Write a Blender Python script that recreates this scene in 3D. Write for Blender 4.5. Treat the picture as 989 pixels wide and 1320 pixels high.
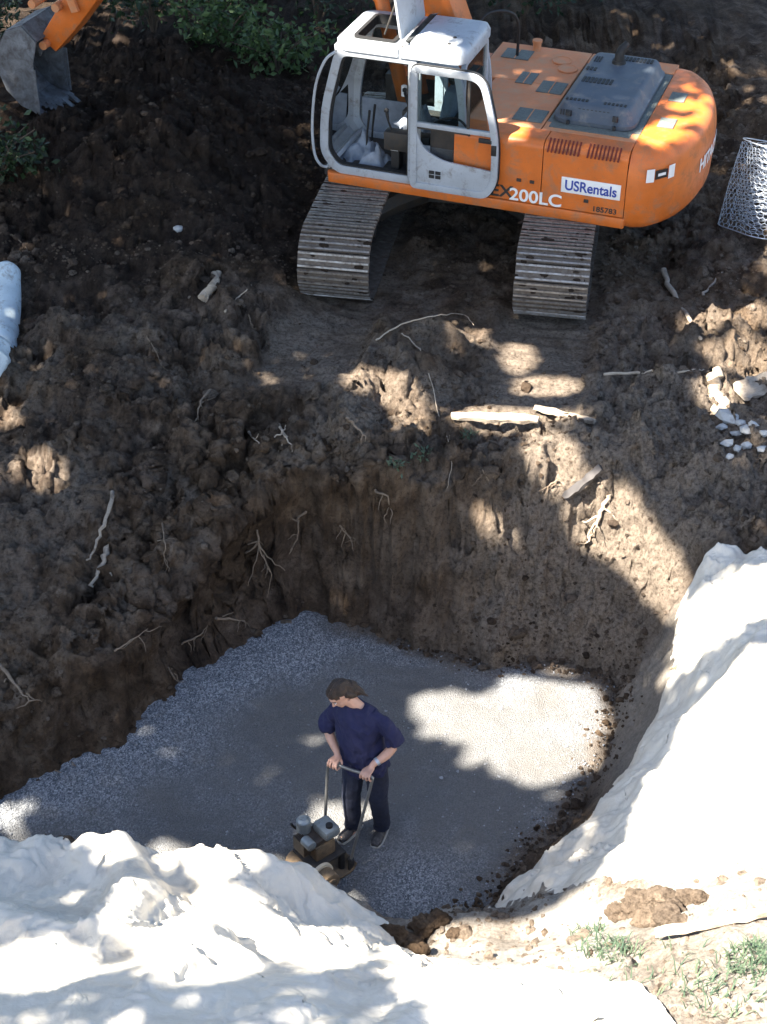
import bpy, bmesh, math, random
import numpy as np
from mathutils import Vector, Matrix, Euler
from mathutils.bvhtree import BVHTree

for o in list(bpy.data.objects): bpy.data.objects.remove(o)
scene = bpy.context.scene
COL = scene.collection
R = math.radians
random.seed(7)
RNG = np.random.default_rng(11)

# ------------------------------------------------------------------ camera
CAM = Vector((0.0, -9.6, 9.84))
PITCH = R(34.0)
FPX = 2000.0                       # focal length in pixels of the 989 x 1320 photograph
cam = bpy.data.cameras.new('camera')
cam_o = bpy.data.objects.new('camera', cam); COL.objects.link(cam_o)
cam_o.location = CAM
cam_o.rotation_euler = (R(90) - PITCH, 0, 0)
cam.sensor_fit = 'VERTICAL'; cam.sensor_height = 36.0
cam.lens = 36.0 * FPX / 1320.0
cam.clip_start = 0.1; cam.clip_end = 1000
scene.camera = cam_o

# ------------------------------------------------------------------ world, sun, exposure
SUN_EL = R(52.0)
SUN_AZ = R(212.0)                  # direction TO the sun, counter-clockwise from +X (left, a little behind the camera)
TO_SUN = Vector((math.cos(SUN_AZ)*math.cos(SUN_EL), math.sin(SUN_AZ)*math.cos(SUN_EL), math.sin(SUN_EL)))
world = bpy.data.worlds.new('World'); scene.world = world; world.use_nodes = True
wn = world.node_tree.nodes; wl = world.node_tree.links
bgn = wn.get('Background') or wn.new('ShaderNodeBackground')
sky = wn.new('ShaderNodeTexSky'); sky.sky_type = 'NISHITA'; sky.sun_disc = False
sky.sun_elevation = SUN_EL; sky.sun_rotation = math.atan2(TO_SUN.x, TO_SUN.y)
sky.air_density = 1.0; sky.dust_density = 1.0
wl.new(sky.outputs[0], bgn.inputs[0]); bgn.inputs[1].default_value = 0.055
sl = bpy.data.lights.new('sun', 'SUN'); sl.energy = 5.0; sl.angle = R(0.53); sl.color = (1.0, 0.92, 0.79)
sun_o = bpy.data.objects.new('sun', sl); COL.objects.link(sun_o)
sun_o.location = (-10, -6, 20); sun_o.rotation_euler = TO_SUN.to_track_quat('Z', 'Y').to_euler()
scene.view_settings.view_transform = 'Standard'
scene.view_settings.look = 'None'
scene.view_settings.exposure = 2.65
scene.view_settings.gamma = 1.0
scene.view_settings.use_curve_mapping = False
scene.render.engine = 'CYCLES'
scene.cycles.max_bounces = 8
scene.cycles.transparent_max_bounces = 12

# ------------------------------------------------------------------ helpers: noise
def _hash(ix, iy, iz, seed):
    h = (ix.astype(np.int64)*374761393 + iy.astype(np.int64)*668265263 + iz.astype(np.int64)*2147483647 + seed*1274126177) & 0xffffffff
    h = ((h ^ (h >> 13)) * 1274126177) & 0xffffffff
    h = ((h ^ (h >> 16)) * 2246822519) & 0xffffffff
    return ((h ^ (h >> 15)) & 0xffff) / 32767.5 - 1.0
def noise(x, y, z=0.0, seed=0):
    x, y, z = np.broadcast_arrays(np.asarray(x, float), np.asarray(y, float), np.asarray(z, float))
    ix, iy, iz = np.floor(x), np.floor(y), np.floor(z)
    fx, fy, fz = x-ix, y-iy, z-iz
    u, v, w = (f*f*f*(f*(f*6-15)+10) for f in (fx, fy, fz))
    def c(a, b, d): return _hash(ix+a, iy+b, iz+d, seed)
    def lx(b, d): return c(0, b, d)*(1-u) + c(1, b, d)*u
    a = lx(0, 0)*(1-v) + lx(1, 0)*v
    if np.all(z == 0): return a
    b = lx(0, 1)*(1-v) + lx(1, 1)*v
    return a*(1-w) + b*w
def fbm(x, y, z=0.0, oct=4, seed=0, gain=0.5):
    t = 0; a = 1.0; f = 1.0; n = 0
    for k in range(oct):
        t = t + a*noise(np.asarray(x)*f, np.asarray(y)*f, np.asarray(z)*f, seed+k*17); n += a
        a *= gain; f *= 2.03
    return t/n
def worley(x, y, seed=0):
    """distance to the nearest of the jittered cell points, and that cell's random value"""
    ix, iy = np.floor(x), np.floor(y); best = np.full(np.shape(x), 9.0); ox = np.zeros(np.shape(x)); oy = np.zeros(np.shape(x)); val = np.zeros(np.shape(x)); zz = np.zeros(np.shape(x))
    for dx in (-1, 0, 1):
        for dy in (-1, 0, 1):
            jx = _hash(ix+dx, iy+dy, zz, seed)*.5+.5; jy = _hash(ix+dx, iy+dy, zz, seed+1)*.5+.5; v = _hash(ix+dx, iy+dy, zz, seed+2)*.5+.5
            d = np.hypot(ix+dx+jx-x, iy+dy+jy-y); m = d < best; best = np.where(m, d, best); val = np.where(m, v, val); ox = np.where(m, x-ix-dx-jx, ox); oy = np.where(m, y-iy-dy-jy, oy)
    return best, val, ox, oy
def sstep(a, b, x):
    t = np.clip((x-a)/(b-a), 0, 1); return t*t*(3-2*t)

# ------------------------------------------------------------------ helpers: materials
def newmat(name):
    m = bpy.data.materials.new(name); m.use_nodes = True
    nt = m.node_tree; b = nt.nodes.get('Principled BSDF')
    return m, nt, b
def N(nt, typ, **kw):
    n = nt.nodes.new(typ)
    for k, v in kw.items(): setattr(n, k, v)
    return n
def ramp(nt, fac, stops):
    r = N(nt, 'ShaderNodeValToRGB'); e = r.color_ramp.elements
    while len(e) < len(stops): e.new(0.5)
    for el, (p, c) in zip(e, stops):
        el.position = p; el.color = (c[0], c[1], c[2], 1) if not np.isscalar(c) else (c, c, c, 1)
    nt.links.new(fac, r.inputs[0]); return r.outputs[0]
def coords(nt): return N(nt, 'ShaderNodeTexCoord').outputs['Object']
def geopos(nt): return N(nt, 'ShaderNodeNewGeometry').outputs['Position']
def tnoise(nt, vec, scale, detail=4, rough=0.6, dist=0.0):
    n = N(nt, 'ShaderNodeTexNoise'); n.inputs['Scale'].default_value = scale
    n.inputs['Detail'].default_value = detail; n.inputs['Roughness'].default_value = rough
    n.inputs['Distortion'].default_value = dist
    nt.links.new(vec, n.inputs['Vector']); return n.outputs['Fac']
def mixc(nt, fac, a, b, mode='MIX'):
    m = N(nt, 'ShaderNodeMix', data_type='RGBA', blend_type=mode)
    for sock, v in ((m.inputs[0], fac), (m.inputs[6], a), (m.inputs[7], b)):
        if hasattr(v, 'links'): nt.links.new(v, sock)
        elif np.isscalar(v): sock.default_value = v
        else: sock.default_value = (v[0], v[1], v[2], 1)
    return m.outputs[2]
def bump(nt, b, h, strength=0.5, dist=0.02, prev=None):
    n = N(nt, 'ShaderNodeBump'); n.inputs['Strength'].default_value = strength; n.inputs['Distance'].default_value = dist
    nt.links.new(h, n.inputs['Height'])
    if prev is not None: nt.links.new(prev, n.inputs['Normal'])
    nt.links.new(n.outputs[0], b.inputs['Normal']); return n.outputs[0]
def paint(name, col, rough=0.45, var=0.12, scale=6.0, metal=0.0, dirt=None, dirt_amt=0.35, bmp=0.0):
    """painted or plain surface with a slightly uneven colour, gloss and some dust or dirt"""
    m, nt, b = newmat(name); v = coords(nt)
    n = tnoise(nt, v, scale, 6, 0.65)
    lo = [c*(1-var) for c in col]; hi = [min(1, c*(1+var)) for c in col]
    c = ramp(nt, n, [(0.3, lo), (0.7, hi)])
    if dirt is not None:
        d = ramp(nt, tnoise(nt, v, scale*1.7, 8, 0.72, 0.4), [(0.62-0.3*dirt_amt, 0.0), (0.72, 1.0)])
        c = mixc(nt, d, c, dirt)
        c = mixc(nt, ramp(nt, tnoise(nt, v, scale*16, 5, 0.8, 0.5), [(0.58, 0.0), (0.68, 0.55)]), c, [x*.6 for x in dirt])
        rr = ramp(nt, d, [(0, rough), (1, 0.9)]); nt.links.new(rr, b.inputs['Roughness'])
    else:
        rr = ramp(nt, tnoise(nt, v, scale*3, 4), [(0.3, rough*0.85), (0.7, min(1, rough*1.2))]); nt.links.new(rr, b.inputs['Roughness'])
    nt.links.new(c, b.inputs['Base Color']); b.inputs['Metallic'].default_value = metal
    if bmp: bump(nt, b, tnoise(nt, v, scale*12, 4), bmp, 0.01)
    return m

M = {}
def make_dirt():
    m, nt, b = newmat('dirt'); v = geopos(nt)
    big = tnoise(nt, v, 0.55, 5, 0.6, 0.6); mid = tnoise(nt, v, 4.0, 8, 0.68, 0.3); fine = tnoise(nt, v, 26, 8, 0.75)
    c1 = ramp(nt, mid, [(0.30, (0.034, 0.024, 0.018)), (0.47, (0.108, 0.078, 0.058)), (0.60, (0.20, 0.150, 0.115)), (0.75, (0.30, 0.235, 0.185))])
    c2 = ramp(nt, mid, [(0.3, (0.055, 0.035, 0.021)), (0.5, (0.14, 0.094, 0.060)), (0.72, (0.28, 0.205, 0.14))])
    c = mixc(nt, ramp(nt, big, [(0.42, 0), (0.6, 1)]), c1, c2)
    at = N(nt, 'ShaderNodeAttribute', attribute_name='tone')           # soil colour: dark humus .. pale clay .. lime-white crust, plus painted shade at left
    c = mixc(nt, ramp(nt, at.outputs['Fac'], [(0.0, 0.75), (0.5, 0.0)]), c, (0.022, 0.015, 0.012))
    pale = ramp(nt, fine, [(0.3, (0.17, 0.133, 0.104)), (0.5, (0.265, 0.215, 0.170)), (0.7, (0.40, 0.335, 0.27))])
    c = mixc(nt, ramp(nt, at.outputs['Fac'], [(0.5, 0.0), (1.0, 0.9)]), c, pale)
    c = mixc(nt, ramp(nt, fine, [(0.35, 0.55), (0.5, 0.0)]), c, (0.018, 0.013, 0.011), 'MIX')
    ch = N(nt, 'ShaderNodeAttribute', attribute_name='chalk')
    c = mixc(nt, ch.outputs['Fac'], c, ramp(nt, fine, [(0.3, (0.34, 0.315, 0.28)), (0.65, (0.60, 0.57, 0.52))]))
    nt.links.new(c, b.inputs['Base Color']); b.inputs['Roughness'].default_value = 0.95
    b.inputs['Specular IOR Level'].default_value = 0.15
    p = bump(nt, b, fine, 1.0, 0.06); bump(nt, b, tnoise(nt, v, 80, 6, 0.75), 0.9, 0.02, p)
    return m
def make_gravel():
    m, nt, b = newmat('gravel'); v = geopos(nt)
    vo = N(nt, 'ShaderNodeTexVoronoi'); vo.inputs['Scale'].default_value = 85; nt.links.new(v, vo.inputs['Vector'])
    stones = ramp(nt, vo.outputs['Color'], [(0.1, (0.07, 0.08, 0.095)), (0.5, (0.19, 0.205, 0.23)), (0.9, (0.46, 0.47, 0.49))])
    fines = ramp(nt, tnoise(nt, v, 60, 6, 0.7), [(0.3, (0.105, 0.105, 0.106)), (0.7, (0.195, 0.193, 0.190))])
    patch = tnoise(nt, v, 1.1, 6, 0.65, 0.8)
    at = N(nt, 'ShaderNodeAttribute', attribute_name='tone')           # 0 packed fines, 1 loose stone
    mth = N(nt, 'ShaderNodeMath', operation='ADD'); nt.links.new(patch, mth.inputs[0]); nt.links.new(at.outputs['Fac'], mth.inputs[1])
    c = mixc(nt, ramp(nt, mth.outputs[0], [(0.50, 0.08), (0.95, 1.0)]), fines, stones)
    c = mixc(nt, ramp(nt, tnoise(nt, v, 2.3, 5, 0.6, 1.0), [(0.55, 0.0), (0.75, 0.35)]), c, (0.18, 0.165, 0.145))
    sa = N(nt, 'ShaderNodeAttribute', attribute_name='soil')
    c = mixc(nt, sa.outputs['Fac'], c, ramp(nt, tnoise(nt, v, 22, 7, 0.7), [(0.3, (0.06, 0.045, 0.035)), (0.7, (0.20, 0.16, 0.125))]))
    nt.links.new(c, b.inputs['Base Color']); b.inputs['Roughness'].default_value = 0.9
    b.inputs['Specular IOR Level'].default_value = 0.2
    p = bump(nt, b, vo.outputs['Distance'], 0.7, 0.02); bump(nt, b, tnoise(nt, v, 130, 4, 0.7), 0.5, 0.006, p)
    return m
def make_cloth(name, dirt=0.5):
    m, nt, b = newmat(name); v = coords(nt)
    c = ramp(nt, tnoise(nt, v, 2.2, 8, 0.7, 0.6), [(0.3, (0.72, 0.68, 0.60)), (0.62, (0.64, 0.60, 0.52)), (0.75, (0.52, 0.47, 0.38))])
    st = ramp(nt, tnoise(nt, v, 1.1, 12, 0.78, 0.9), [(0.50-.08*dirt, 0.0), (0.80-.06*dirt, 0.75)])
    c = mixc(nt, st, c, (0.36, 0.31, 0.25))
    sp = ramp(nt, tnoise(nt, v, 9, 8, 0.8), [(0.68-.05*dirt, 0.0), (0.76, 0.7)]); c = mixc(nt, sp, c, (0.20, 0.16, 0.125))
    nt.links.new(c, b.inputs['Base Color']); b.inputs['Roughness'].default_value = 0.75
    wv = N(nt, 'ShaderNodeTexVoronoi', feature='DISTANCE_TO_EDGE'); wv.inputs['Scale'].default_value = 5; wv.inputs['Randomness'].default_value = 1
    mp = N(nt, 'ShaderNodeVectorMath', operation='ADD'); nz = N(nt, 'ShaderNodeTexNoise'); nz.inputs['Scale'].default_value = 3; nt.links.new(v, nz.inputs['Vector'])
    nt.links.new(v, mp.inputs[0]); nt.links.new(nz.outputs['Color'], mp.inputs[1]); nt.links.new(mp.outputs[0], wv.inputs['Vector'])
    p = bump(nt, b, ramp(nt, wv.outputs['Distance'], [(0.0, 0.0), (0.12, 0.8), (0.4, 1.0)]), 0.12, 0.02)
    bump(nt, b, tnoise(nt, v, 30, 6, 0.7), 0.3, 0.008, p)
    return m
def make_leaf(name, a, bcol):
    m, nt, b = newmat(name)
    g = N(nt, 'ShaderNodeNewGeometry'); c = ramp(nt, g.outputs['Random Per Island'], [(0.0, a), (1.0, bcol)])
    nt.links.new(c, b.inputs['Base Color']); b.inputs['Roughness'].default_value = 0.5
    tr = N(nt, 'ShaderNodeBsdfTranslucent'); nt.links.new(c, tr.inputs[0])
    mx = N(nt, 'ShaderNodeMixShader'); mx.inputs[0].default_value = 0.25
    nt.links.new(b.outputs[0], mx.inputs[1]); nt.links.new(tr.outputs[0], mx.inputs[2])
    nt.links.new(mx.outputs[0], nt.nodes['Material Output'].inputs[0]); return m
def make_glass(name='window_glass', tint=(0.82, 0.87, 0.88)):
    m, nt, b = newmat(name)
    t = N(nt, 'ShaderNodeBsdfTransparent'); t.inputs[0].default_value = (*tint, 1)
    g = N(nt, 'ShaderNodeBsdfGlossy'); g.inputs['Roughness'].default_value = 0.03
    f = N(nt, 'ShaderNodeLayerWeight'); f.inputs[0].default_value = 0.25
    mx = N(nt, 'ShaderNodeMixShader'); nt.links.new(f.outputs['Fresnel'], mx.inputs[0])
    nt.links.new(t.outputs[0], mx.inputs[1]); nt.links.new(g.outputs[0], mx.inputs[2])
    nt.links.new(mx.outputs[0], nt.nodes['Material Output'].inputs[0]); return m
def make_wood(name, a, bcol, scale=9):
    m, nt, b = newmat(name); v = coords(nt)
    mp = N(nt, 'ShaderNodeMapping'); mp.inputs['Scale'].default_value = (1.2, 9, 9); nt.links.new(v, mp.inputs[0])
    n = tnoise(nt, mp.outputs[0], scale, 6, 0.7, 0.5)
    c = ramp(nt, n, [(0.25, a), (0.75, bcol)])
    d = ramp(nt, tnoise(nt, v, 5, 6, 0.7), [(0.5, 0.0), (0.68, 0.8)])
    c = mixc(nt, d, c, (0.07, 0.05, 0.038))
    nt.links.new(c, b.inputs['Base Color']); b.inputs['Roughness'].default_value = 0.85
    bump(nt, b, n, 0.5, 0.01); return m

DIRT_C = (0.075, 0.055, 0.04)
M['dirt'] = make_dirt(); M['gravel'] = make_gravel(); M['tarp'] = make_cloth('tarp_fabric', .45); M['tarp_dirty'] = make_cloth('soiled_tarp_fabric', .95)
M['orange'] = paint('orange_paint', (0.60, 0.145, 0.022), 0.42, 0.14, 3.0, dirt=(0.33, 0.16, 0.08), dirt_amt=0.42)
M['orange_dusty'] = paint('dusty_orange_paint', (0.62, 0.225, 0.085), 0.6, 0.14, 3.0, dirt=(0.50, 0.30, 0.18), dirt_amt=0.6)
M['cabgrey'] = paint('pale_grey_paint', (0.37, 0.40, 0.44), 0.42, 0.10, 4.0, dirt=(0.20, 0.18, 0.16), dirt_amt=0.3)
M['hood'] = paint('blue_grey_paint', (0.075, 0.094, 0.120), 0.6, 0.15, 4.0, dirt=(0.20, 0.19, 0.18), dirt_amt=0.35)
M['grille'] = paint('grey_mesh', (0.13, 0.15, 0.14), 0.7, 0.25, 30, bmp=0.6)
M['black'] = paint('black_rubber', (0.016, 0.016, 0.017), 0.6, 0.2, 8)
M['dark'] = paint('dark_steel', (0.030, 0.028, 0.027), 0.55, 0.3, 6, dirt=DIRT_C, dirt_amt=0.5)
M['shoe'] = paint('worn_track_steel', (0.15, 0.128, 0.11), 0.5, 0.4, 9, metal=0.35, dirt=(0.105, 0.075, 0.055), dirt_amt=0.85)
M['edge'] = paint('polished_grouser_steel', (0.36, 0.33, 0.30), 0.38, 0.3, 7, metal=0.6, dirt=(0.13, 0.095, 0.07), dirt_amt=0.55)
M['bucket'] = paint('worn_bucket_steel', (0.17, 0.19, 0.22), 0.45, 0.35, 3, metal=0.3, dirt=(0.06, 0.05, 0.045), dirt_amt=0.9)
M['white'] = paint('white_sticker', (0.80, 0.80, 0.80), 0.5, 0.05)
M['blueink'] = paint('blue_lettering', (0.03, 0.06, 0.32), 0.5, 0.05)
M['redslot'] = paint('dark_red_recess', (0.14, 0.018, 0.008), 0.7, 0.2)
M['glass'] = make_glass()
M['seat'] = paint('grey_seat_fabric', (0.23, 0.26, 0.31), 0.9, 0.25, 7, bmp=0.4)
M['mat'] = paint('dusty_floor_mat', (0.22, 0.20, 0.17), 0.9, 0.25, 8, bmp=0.3)
M['wire'] = paint('galvanised_wire', (0.42, 0.46, 0.52), 0.45, 0.2, 10, metal=0.6)
M['root'] = make_wood('root_bark', (0.15, 0.105, 0.07), (0.32, 0.245, 0.175))
M['wood'] = make_wood('weathered_wood', (0.22, 0.18, 0.14), (0.42, 0.36, 0.29))
M['palewood'] = make_wood('split_wood', (0.32, 0.25, 0.18), (0.58, 0.48, 0.37))
M['bark'] = paint('bark', (0.10, 0.075, 0.055), 0.95, 0.35, 5, bmp=0.8)
M['leaf'] = make_leaf('leaf', (0.025, 0.06, 0.018), (0.075, 0.15, 0.035))
M['leafb'] = make_leaf('shrub_leaf', (0.008, 0.020, 0.010), (0.036, 0.070, 0.026)); M['leafbright'] = make_leaf('bright_shrub_leaf', (0.022, 0.055, 0.018), (0.11, 0.18, 0.06))  # brighter copy of the shrub leaf has sunlight put into its colour
M['grass'] = make_leaf('grass_blade', (0.045, 0.085, 0.055), (0.11, 0.15, 0.09))
M['stone'] = paint('limestone', (0.42, 0.42, 0.41), 0.9, 0.25, 5, dirt=(0.2, 0.16, 0.13), dirt_amt=0.3, bmp=0.5)

# ------------------------------------------------------------------ helpers: mesh builder
class MB:
    def __init__(s): s.v = []; s.f = []; s.mi = []; s.cur = 0
    def add(s, vs, fs):
        o = len(s.v); s.v += [tuple(p) for p in vs]; s.f += [tuple(i+o for i in f) for f in fs]; s.mi += [s.cur]*len(fs); return s
    def box(s, c, size, rot=None, taper=1.0):
        hx, hy, hz = size[0]/2, size[1]/2, size[2]/2; vs = []
        for z, t in ((-hz, 1), (hz, taper)):
            for x, y in ((-hx, -hy), (hx, -hy), (hx, hy), (-hx, hy)): vs.append(Vector((x*t, y*t, z)))
        if rot is not None: vs = [rot @ p for p in vs]
        c = Vector(c); vs = [p + c for p in vs]
        return s.add(vs, [(3,2,1,0), (4,5,6,7), (0,1,5,4), (1,2,6,5), (2,3,7,6), (3,0,4,7)])
    def tube(s, pts, rad, n=8, cap=True, squash=None):
        pts = [Vector(p) for p in pts]; k = len(pts)
        rad = [rad]*k if np.isscalar(rad) else rad
        vs = []; up = None
        for i, p in enumerate(pts):
            d = (pts[min(i+1, k-1)] - pts[max(i-1, 0)]); d = d.normalized() if d.length > 1e-9 else Vector((0,0,1))
            if up is None:
                up = Vector((0,0,1)) if abs(d.z) < 0.9 else Vector((1,0,0))
            a = d.cross(up); a = a.normalized() if a.length > 1e-6 else d.orthogonal().normalized()
            b = a.cross(d).normalized(); up = b
            for j in range(n):
                t = 2*math.pi*j/n; vs.append(p + a*math.cos(t)*rad[i] + b*math.sin(t)*rad[i])
        fs = [(i*n+j, i*n+(j+1) % n, (i+1)*n+(j+1) % n, (i+1)*n+j) for i in range(k-1) for j in range(n)]
        if cap: fs += [tuple(range(n))[::-1], tuple((k-1)*n+j for j in range(n))]
        return s.add(vs, fs)
    def cyl(s, a, b, r, r2=None, n=16): return s.tube([a, b], [r, r if r2 is None else r2], n)
    def prism(s, poly, z0, z1, fn=lambda x, y, z: (x, y, z)):
        n = len(poly); vs = [fn(x, y, z0) for x, y in poly] + [fn(x, y, z1) for x, y in poly]
        fs = [tuple(range(n))[::-1], tuple(range(n, 2*n))] + [(i, (i+1) % n, n+(i+1) % n, n+i) for i in range(n)]
        return s.add(vs, fs)
    def ring(s, outer, inner, d0, d1, fn):
        n = len(outer); vs = []
        for d in (d0, d1): vs += [fn(x, y, d) for x, y in outer] + [fn(x, y, d) for x, y in inner]
        fs = []
        for i in range(n):
            j = (i+1) % n
            fs += [(i, n+i, n+j, j), (2*n+i, 2*n+j, 3*n+j, 3*n+i), (i, j, 2*n+j, 2*n+i), (n+i, 3*n+i, 3*n+j, n+j)]
        return s.add(vs, fs)
    def layers(s, poly, levels, fn=lambda x, y, z: (x, y, z)):
        """stack of inset copies of a convex polygon: levels = [(z, inset), ...]"""
        n = len(poly); vs = []; fs = []
        for z, ins in levels: vs += [fn(x, y, z) for x, y in inset(poly, ins)]
        for k in range(len(levels)-1):
            for i in range(n): fs.append((k*n+i, k*n+(i+1) % n, (k+1)*n+(i+1) % n, (k+1)*n+i))
        m = (len(levels)-1)*n; fs += [tuple(range(n))[::-1], tuple(m+i for i in range(n))]
        return s.add(vs, fs)
    def loop(s, poly, w, d0, d1, fn):
        """flat frame: a closed outline of width w, between depths d0 and d1"""
        q = inset(poly, w); n = len(poly); vs = []
        for d in (d0, d1): vs += [fn(x, y, d) for x, y in poly] + [fn(x, y, d) for x, y in q]
        fs = []
        for i in range(n):
            j = (i+1) % n
            fs += [(i, n+i, n+j, j), (2*n+i, 2*n+j, 3*n+j, 3*n+i), (i, j, 2*n+j, 2*n+i), (n+i, 3*n+i, 3*n+j, n+j)]
        return s.add(vs, fs)
    def loft(s, rings, n=20):
        """rings: (centre, half width vector, half depth vector)"""
        vs = []
        for c, a, b in rings:
            c, a, b = Vector(c), Vector(a), Vector(b)
            for j in range(n):
                t = 2*math.pi*j/n; vs.append(c + a*math.cos(t) + b*math.sin(t))
        k = len(rings)
        fs = [(i*n+j, i*n+(j+1) % n, (i+1)*n+(j+1) % n, (i+1)*n+j) for i in range(k-1) for j in range(n)]
        fs += [tuple(range(n))[::-1], tuple((k-1)*n+j for j in range(n))]
        return s.add(vs, fs)
    def ball(s, c, r, sub=2, rot=None):
        bm = bmesh.new(); bmesh.ops.create_icosphere(bm, subdivisions=sub, radius=1.0)
        r = (r, r, r) if np.isscalar(r) else r
        vs = [Vector((v.co.x*r[0], v.co.y*r[1], v.co.z*r[2])) for v in bm.verts]
        if rot is not None: vs = [rot @ p for p in vs]
        fs = [tuple(v.index for v in f.verts) for f in bm.faces]; bm.free()
        return s.add([p + Vector(c) for p in vs], fs)
    def mesh(s, name, mats, smooth=None, bevel=0):
        me = bpy.data.meshes.new(name); me.from_pydata(s.v, [], s.f)
        for m in (mats if isinstance(mats, (list, tuple)) else [mats]): me.materials.append(m)
        if any(s.mi): me.polygons.foreach_set('material_index', s.mi)
        bm = bmesh.new(); bm.from_mesh(me)
        if bevel:
            es = [e for e in bm.edges if len(e.link_faces) == 2 and e.calc_face_angle(0) > R(40)]
            bmesh.ops.bevel(bm, geom=es, offset=bevel, segments=2, affect='EDGES', profile=0.5, clamp_overlap=True)
        bmesh.ops.recalc_face_normals(bm, faces=bm.faces); bm.to_mesh(me); bm.free()
        if smooth is not None:
            me.polygons.foreach_set('use_smooth', [True]*len(me.polygons))
            try: me.set_sharp_from_angle(angle=R(smooth))
            except Exception: pass
        me.update(); return me
    def build(s, name, mats, parent=None, smooth=40, bevel=0):
        o = bpy.data.objects.new(name, s.mesh(name, mats, smooth, bevel)); COL.objects.link(o)
        if parent is not None: o.parent = parent
        return o
def inset(poly, d):
    n = len(poly); out = []
    ar = sum(poly[i][0]*poly[(i+1) % n][1] - poly[(i+1) % n][0]*poly[i][1] for i in range(n))
    sg = 1 if ar > 0 else -1
    for i in range(n):
        p0, p1, p2 = Vector(poly[i-1]), Vector(poly[i]), Vector(poly[(i+1) % n])
        e1 = (p1-p0).normalized(); e2 = (p2-p1).normalized()
        n1 = Vector((-e1.y, e1.x))*sg; n2 = Vector((-e2.y, e2.x))*sg
        m = n1+n2; m = m.normalized() if m.length > 1e-6 else n1
        q = p1 + m*(d/max(0.35, m.dot(n1))); out.append((q.x, q.y))
    return out
def round_poly(pts, r, n=5):
    out = []; k = len(pts)
    rs = [r]*k if np.isscalar(r) else r
    for i in range(k):
        p0, p1, p2 = Vector(pts[i-1]), Vector(pts[i]), Vector(pts[(i+1) % k])
        a = (p0-p1); b = (p2-p1); t = min(rs[i], a.length*0.45, b.length*0.45)
        A = p1 + a.normalized()*t; B = p1 + b.normalized()*t
        for j in range(n+1):
            s = j/n; q = A*(1-s)**2 + p1*2*s*(1-s) + B*s*s; out.append((q.x, q.y))
    return out
def tag(o, label=None, cat=None, group=None, kind=None):
    if label: o['label'] = label
    if cat: o['category'] = cat
    if group: o['group'] = group
    if kind: o['kind'] = kind
    return o
def empty(name, loc=(0,0,0), rot=(0,0,0), parent=None):
    o = bpy.data.objects.new(name, None); COL.objects.link(o); o.location = loc; o.rotation_euler = rot
    o.empty_display_size = 0.2
    if parent is not None: o.parent = parent
    return o
def link(name, me, parent=None):
    o = bpy.data.objects.new(name, me); COL.objects.link(o)
    if parent is not None: o.parent = parent
    return o
def np_mesh(name, verts, faces, mat, smooth=True):
    me = bpy.data.meshes.new(name); me.from_pydata(np.asarray(verts).tolist(), [], np.asarray(faces).tolist())
    me.materials.append(mat)
    if smooth: me.polygons.foreach_set('use_smooth', [True]*len(me.polygons))
    me.update(); return me
def set_attr(me, name, vals):
    a = me.attributes.new(name, 'FLOAT', 'POINT'); a.data.foreach_set('value', np.asarray(vals, dtype=np.float32))
def remesh(mb, name, mat, parent, voxel=0.008, smooth=4, disp=None, factor=0.5):
    """fuse overlapping shapes into one continuous surface"""
    me = mb.mesh('tmp', mat); o = bpy.data.objects.new('tmp', me); COL.objects.link(o)
    r = o.modifiers.new('r', 'REMESH'); r.mode = 'VOXEL'; r.voxel_size = voxel
    sm = o.modifiers.new('s', 'SMOOTH'); sm.iterations = smooth; sm.factor = factor
    dg = bpy.context.evaluated_depsgraph_get(); out = bpy.data.meshes.new_from_object(o.evaluated_get(dg))
    bpy.data.objects.remove(o)
    out.name = name; out.materials.clear(); out.materials.append(mat)
    if disp is not None:
        nv = len(out.vertices); co = np.empty(nv*3); no = np.empty(nv*3)
        out.vertices.foreach_get('co', co); out.vertices.foreach_get('normal', no)
        co = co.reshape(-1, 3); no = no.reshape(-1, 3)
        out.vertices.foreach_set('co', disp(co, no).ravel())
    out.polygons.foreach_set('use_smooth', [True]*len(out.polygons)); out.update()
    return link(name, out, parent)
# ------------------------------------------------------------------ the ground: pit, ledge, banks
EXC_C = Vector((1.06, 8.3, 2.135)); EXC_TILT = R(3.5)
TRK_DIR = np.array([math.cos(R(80)), math.sin(R(80))])
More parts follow.
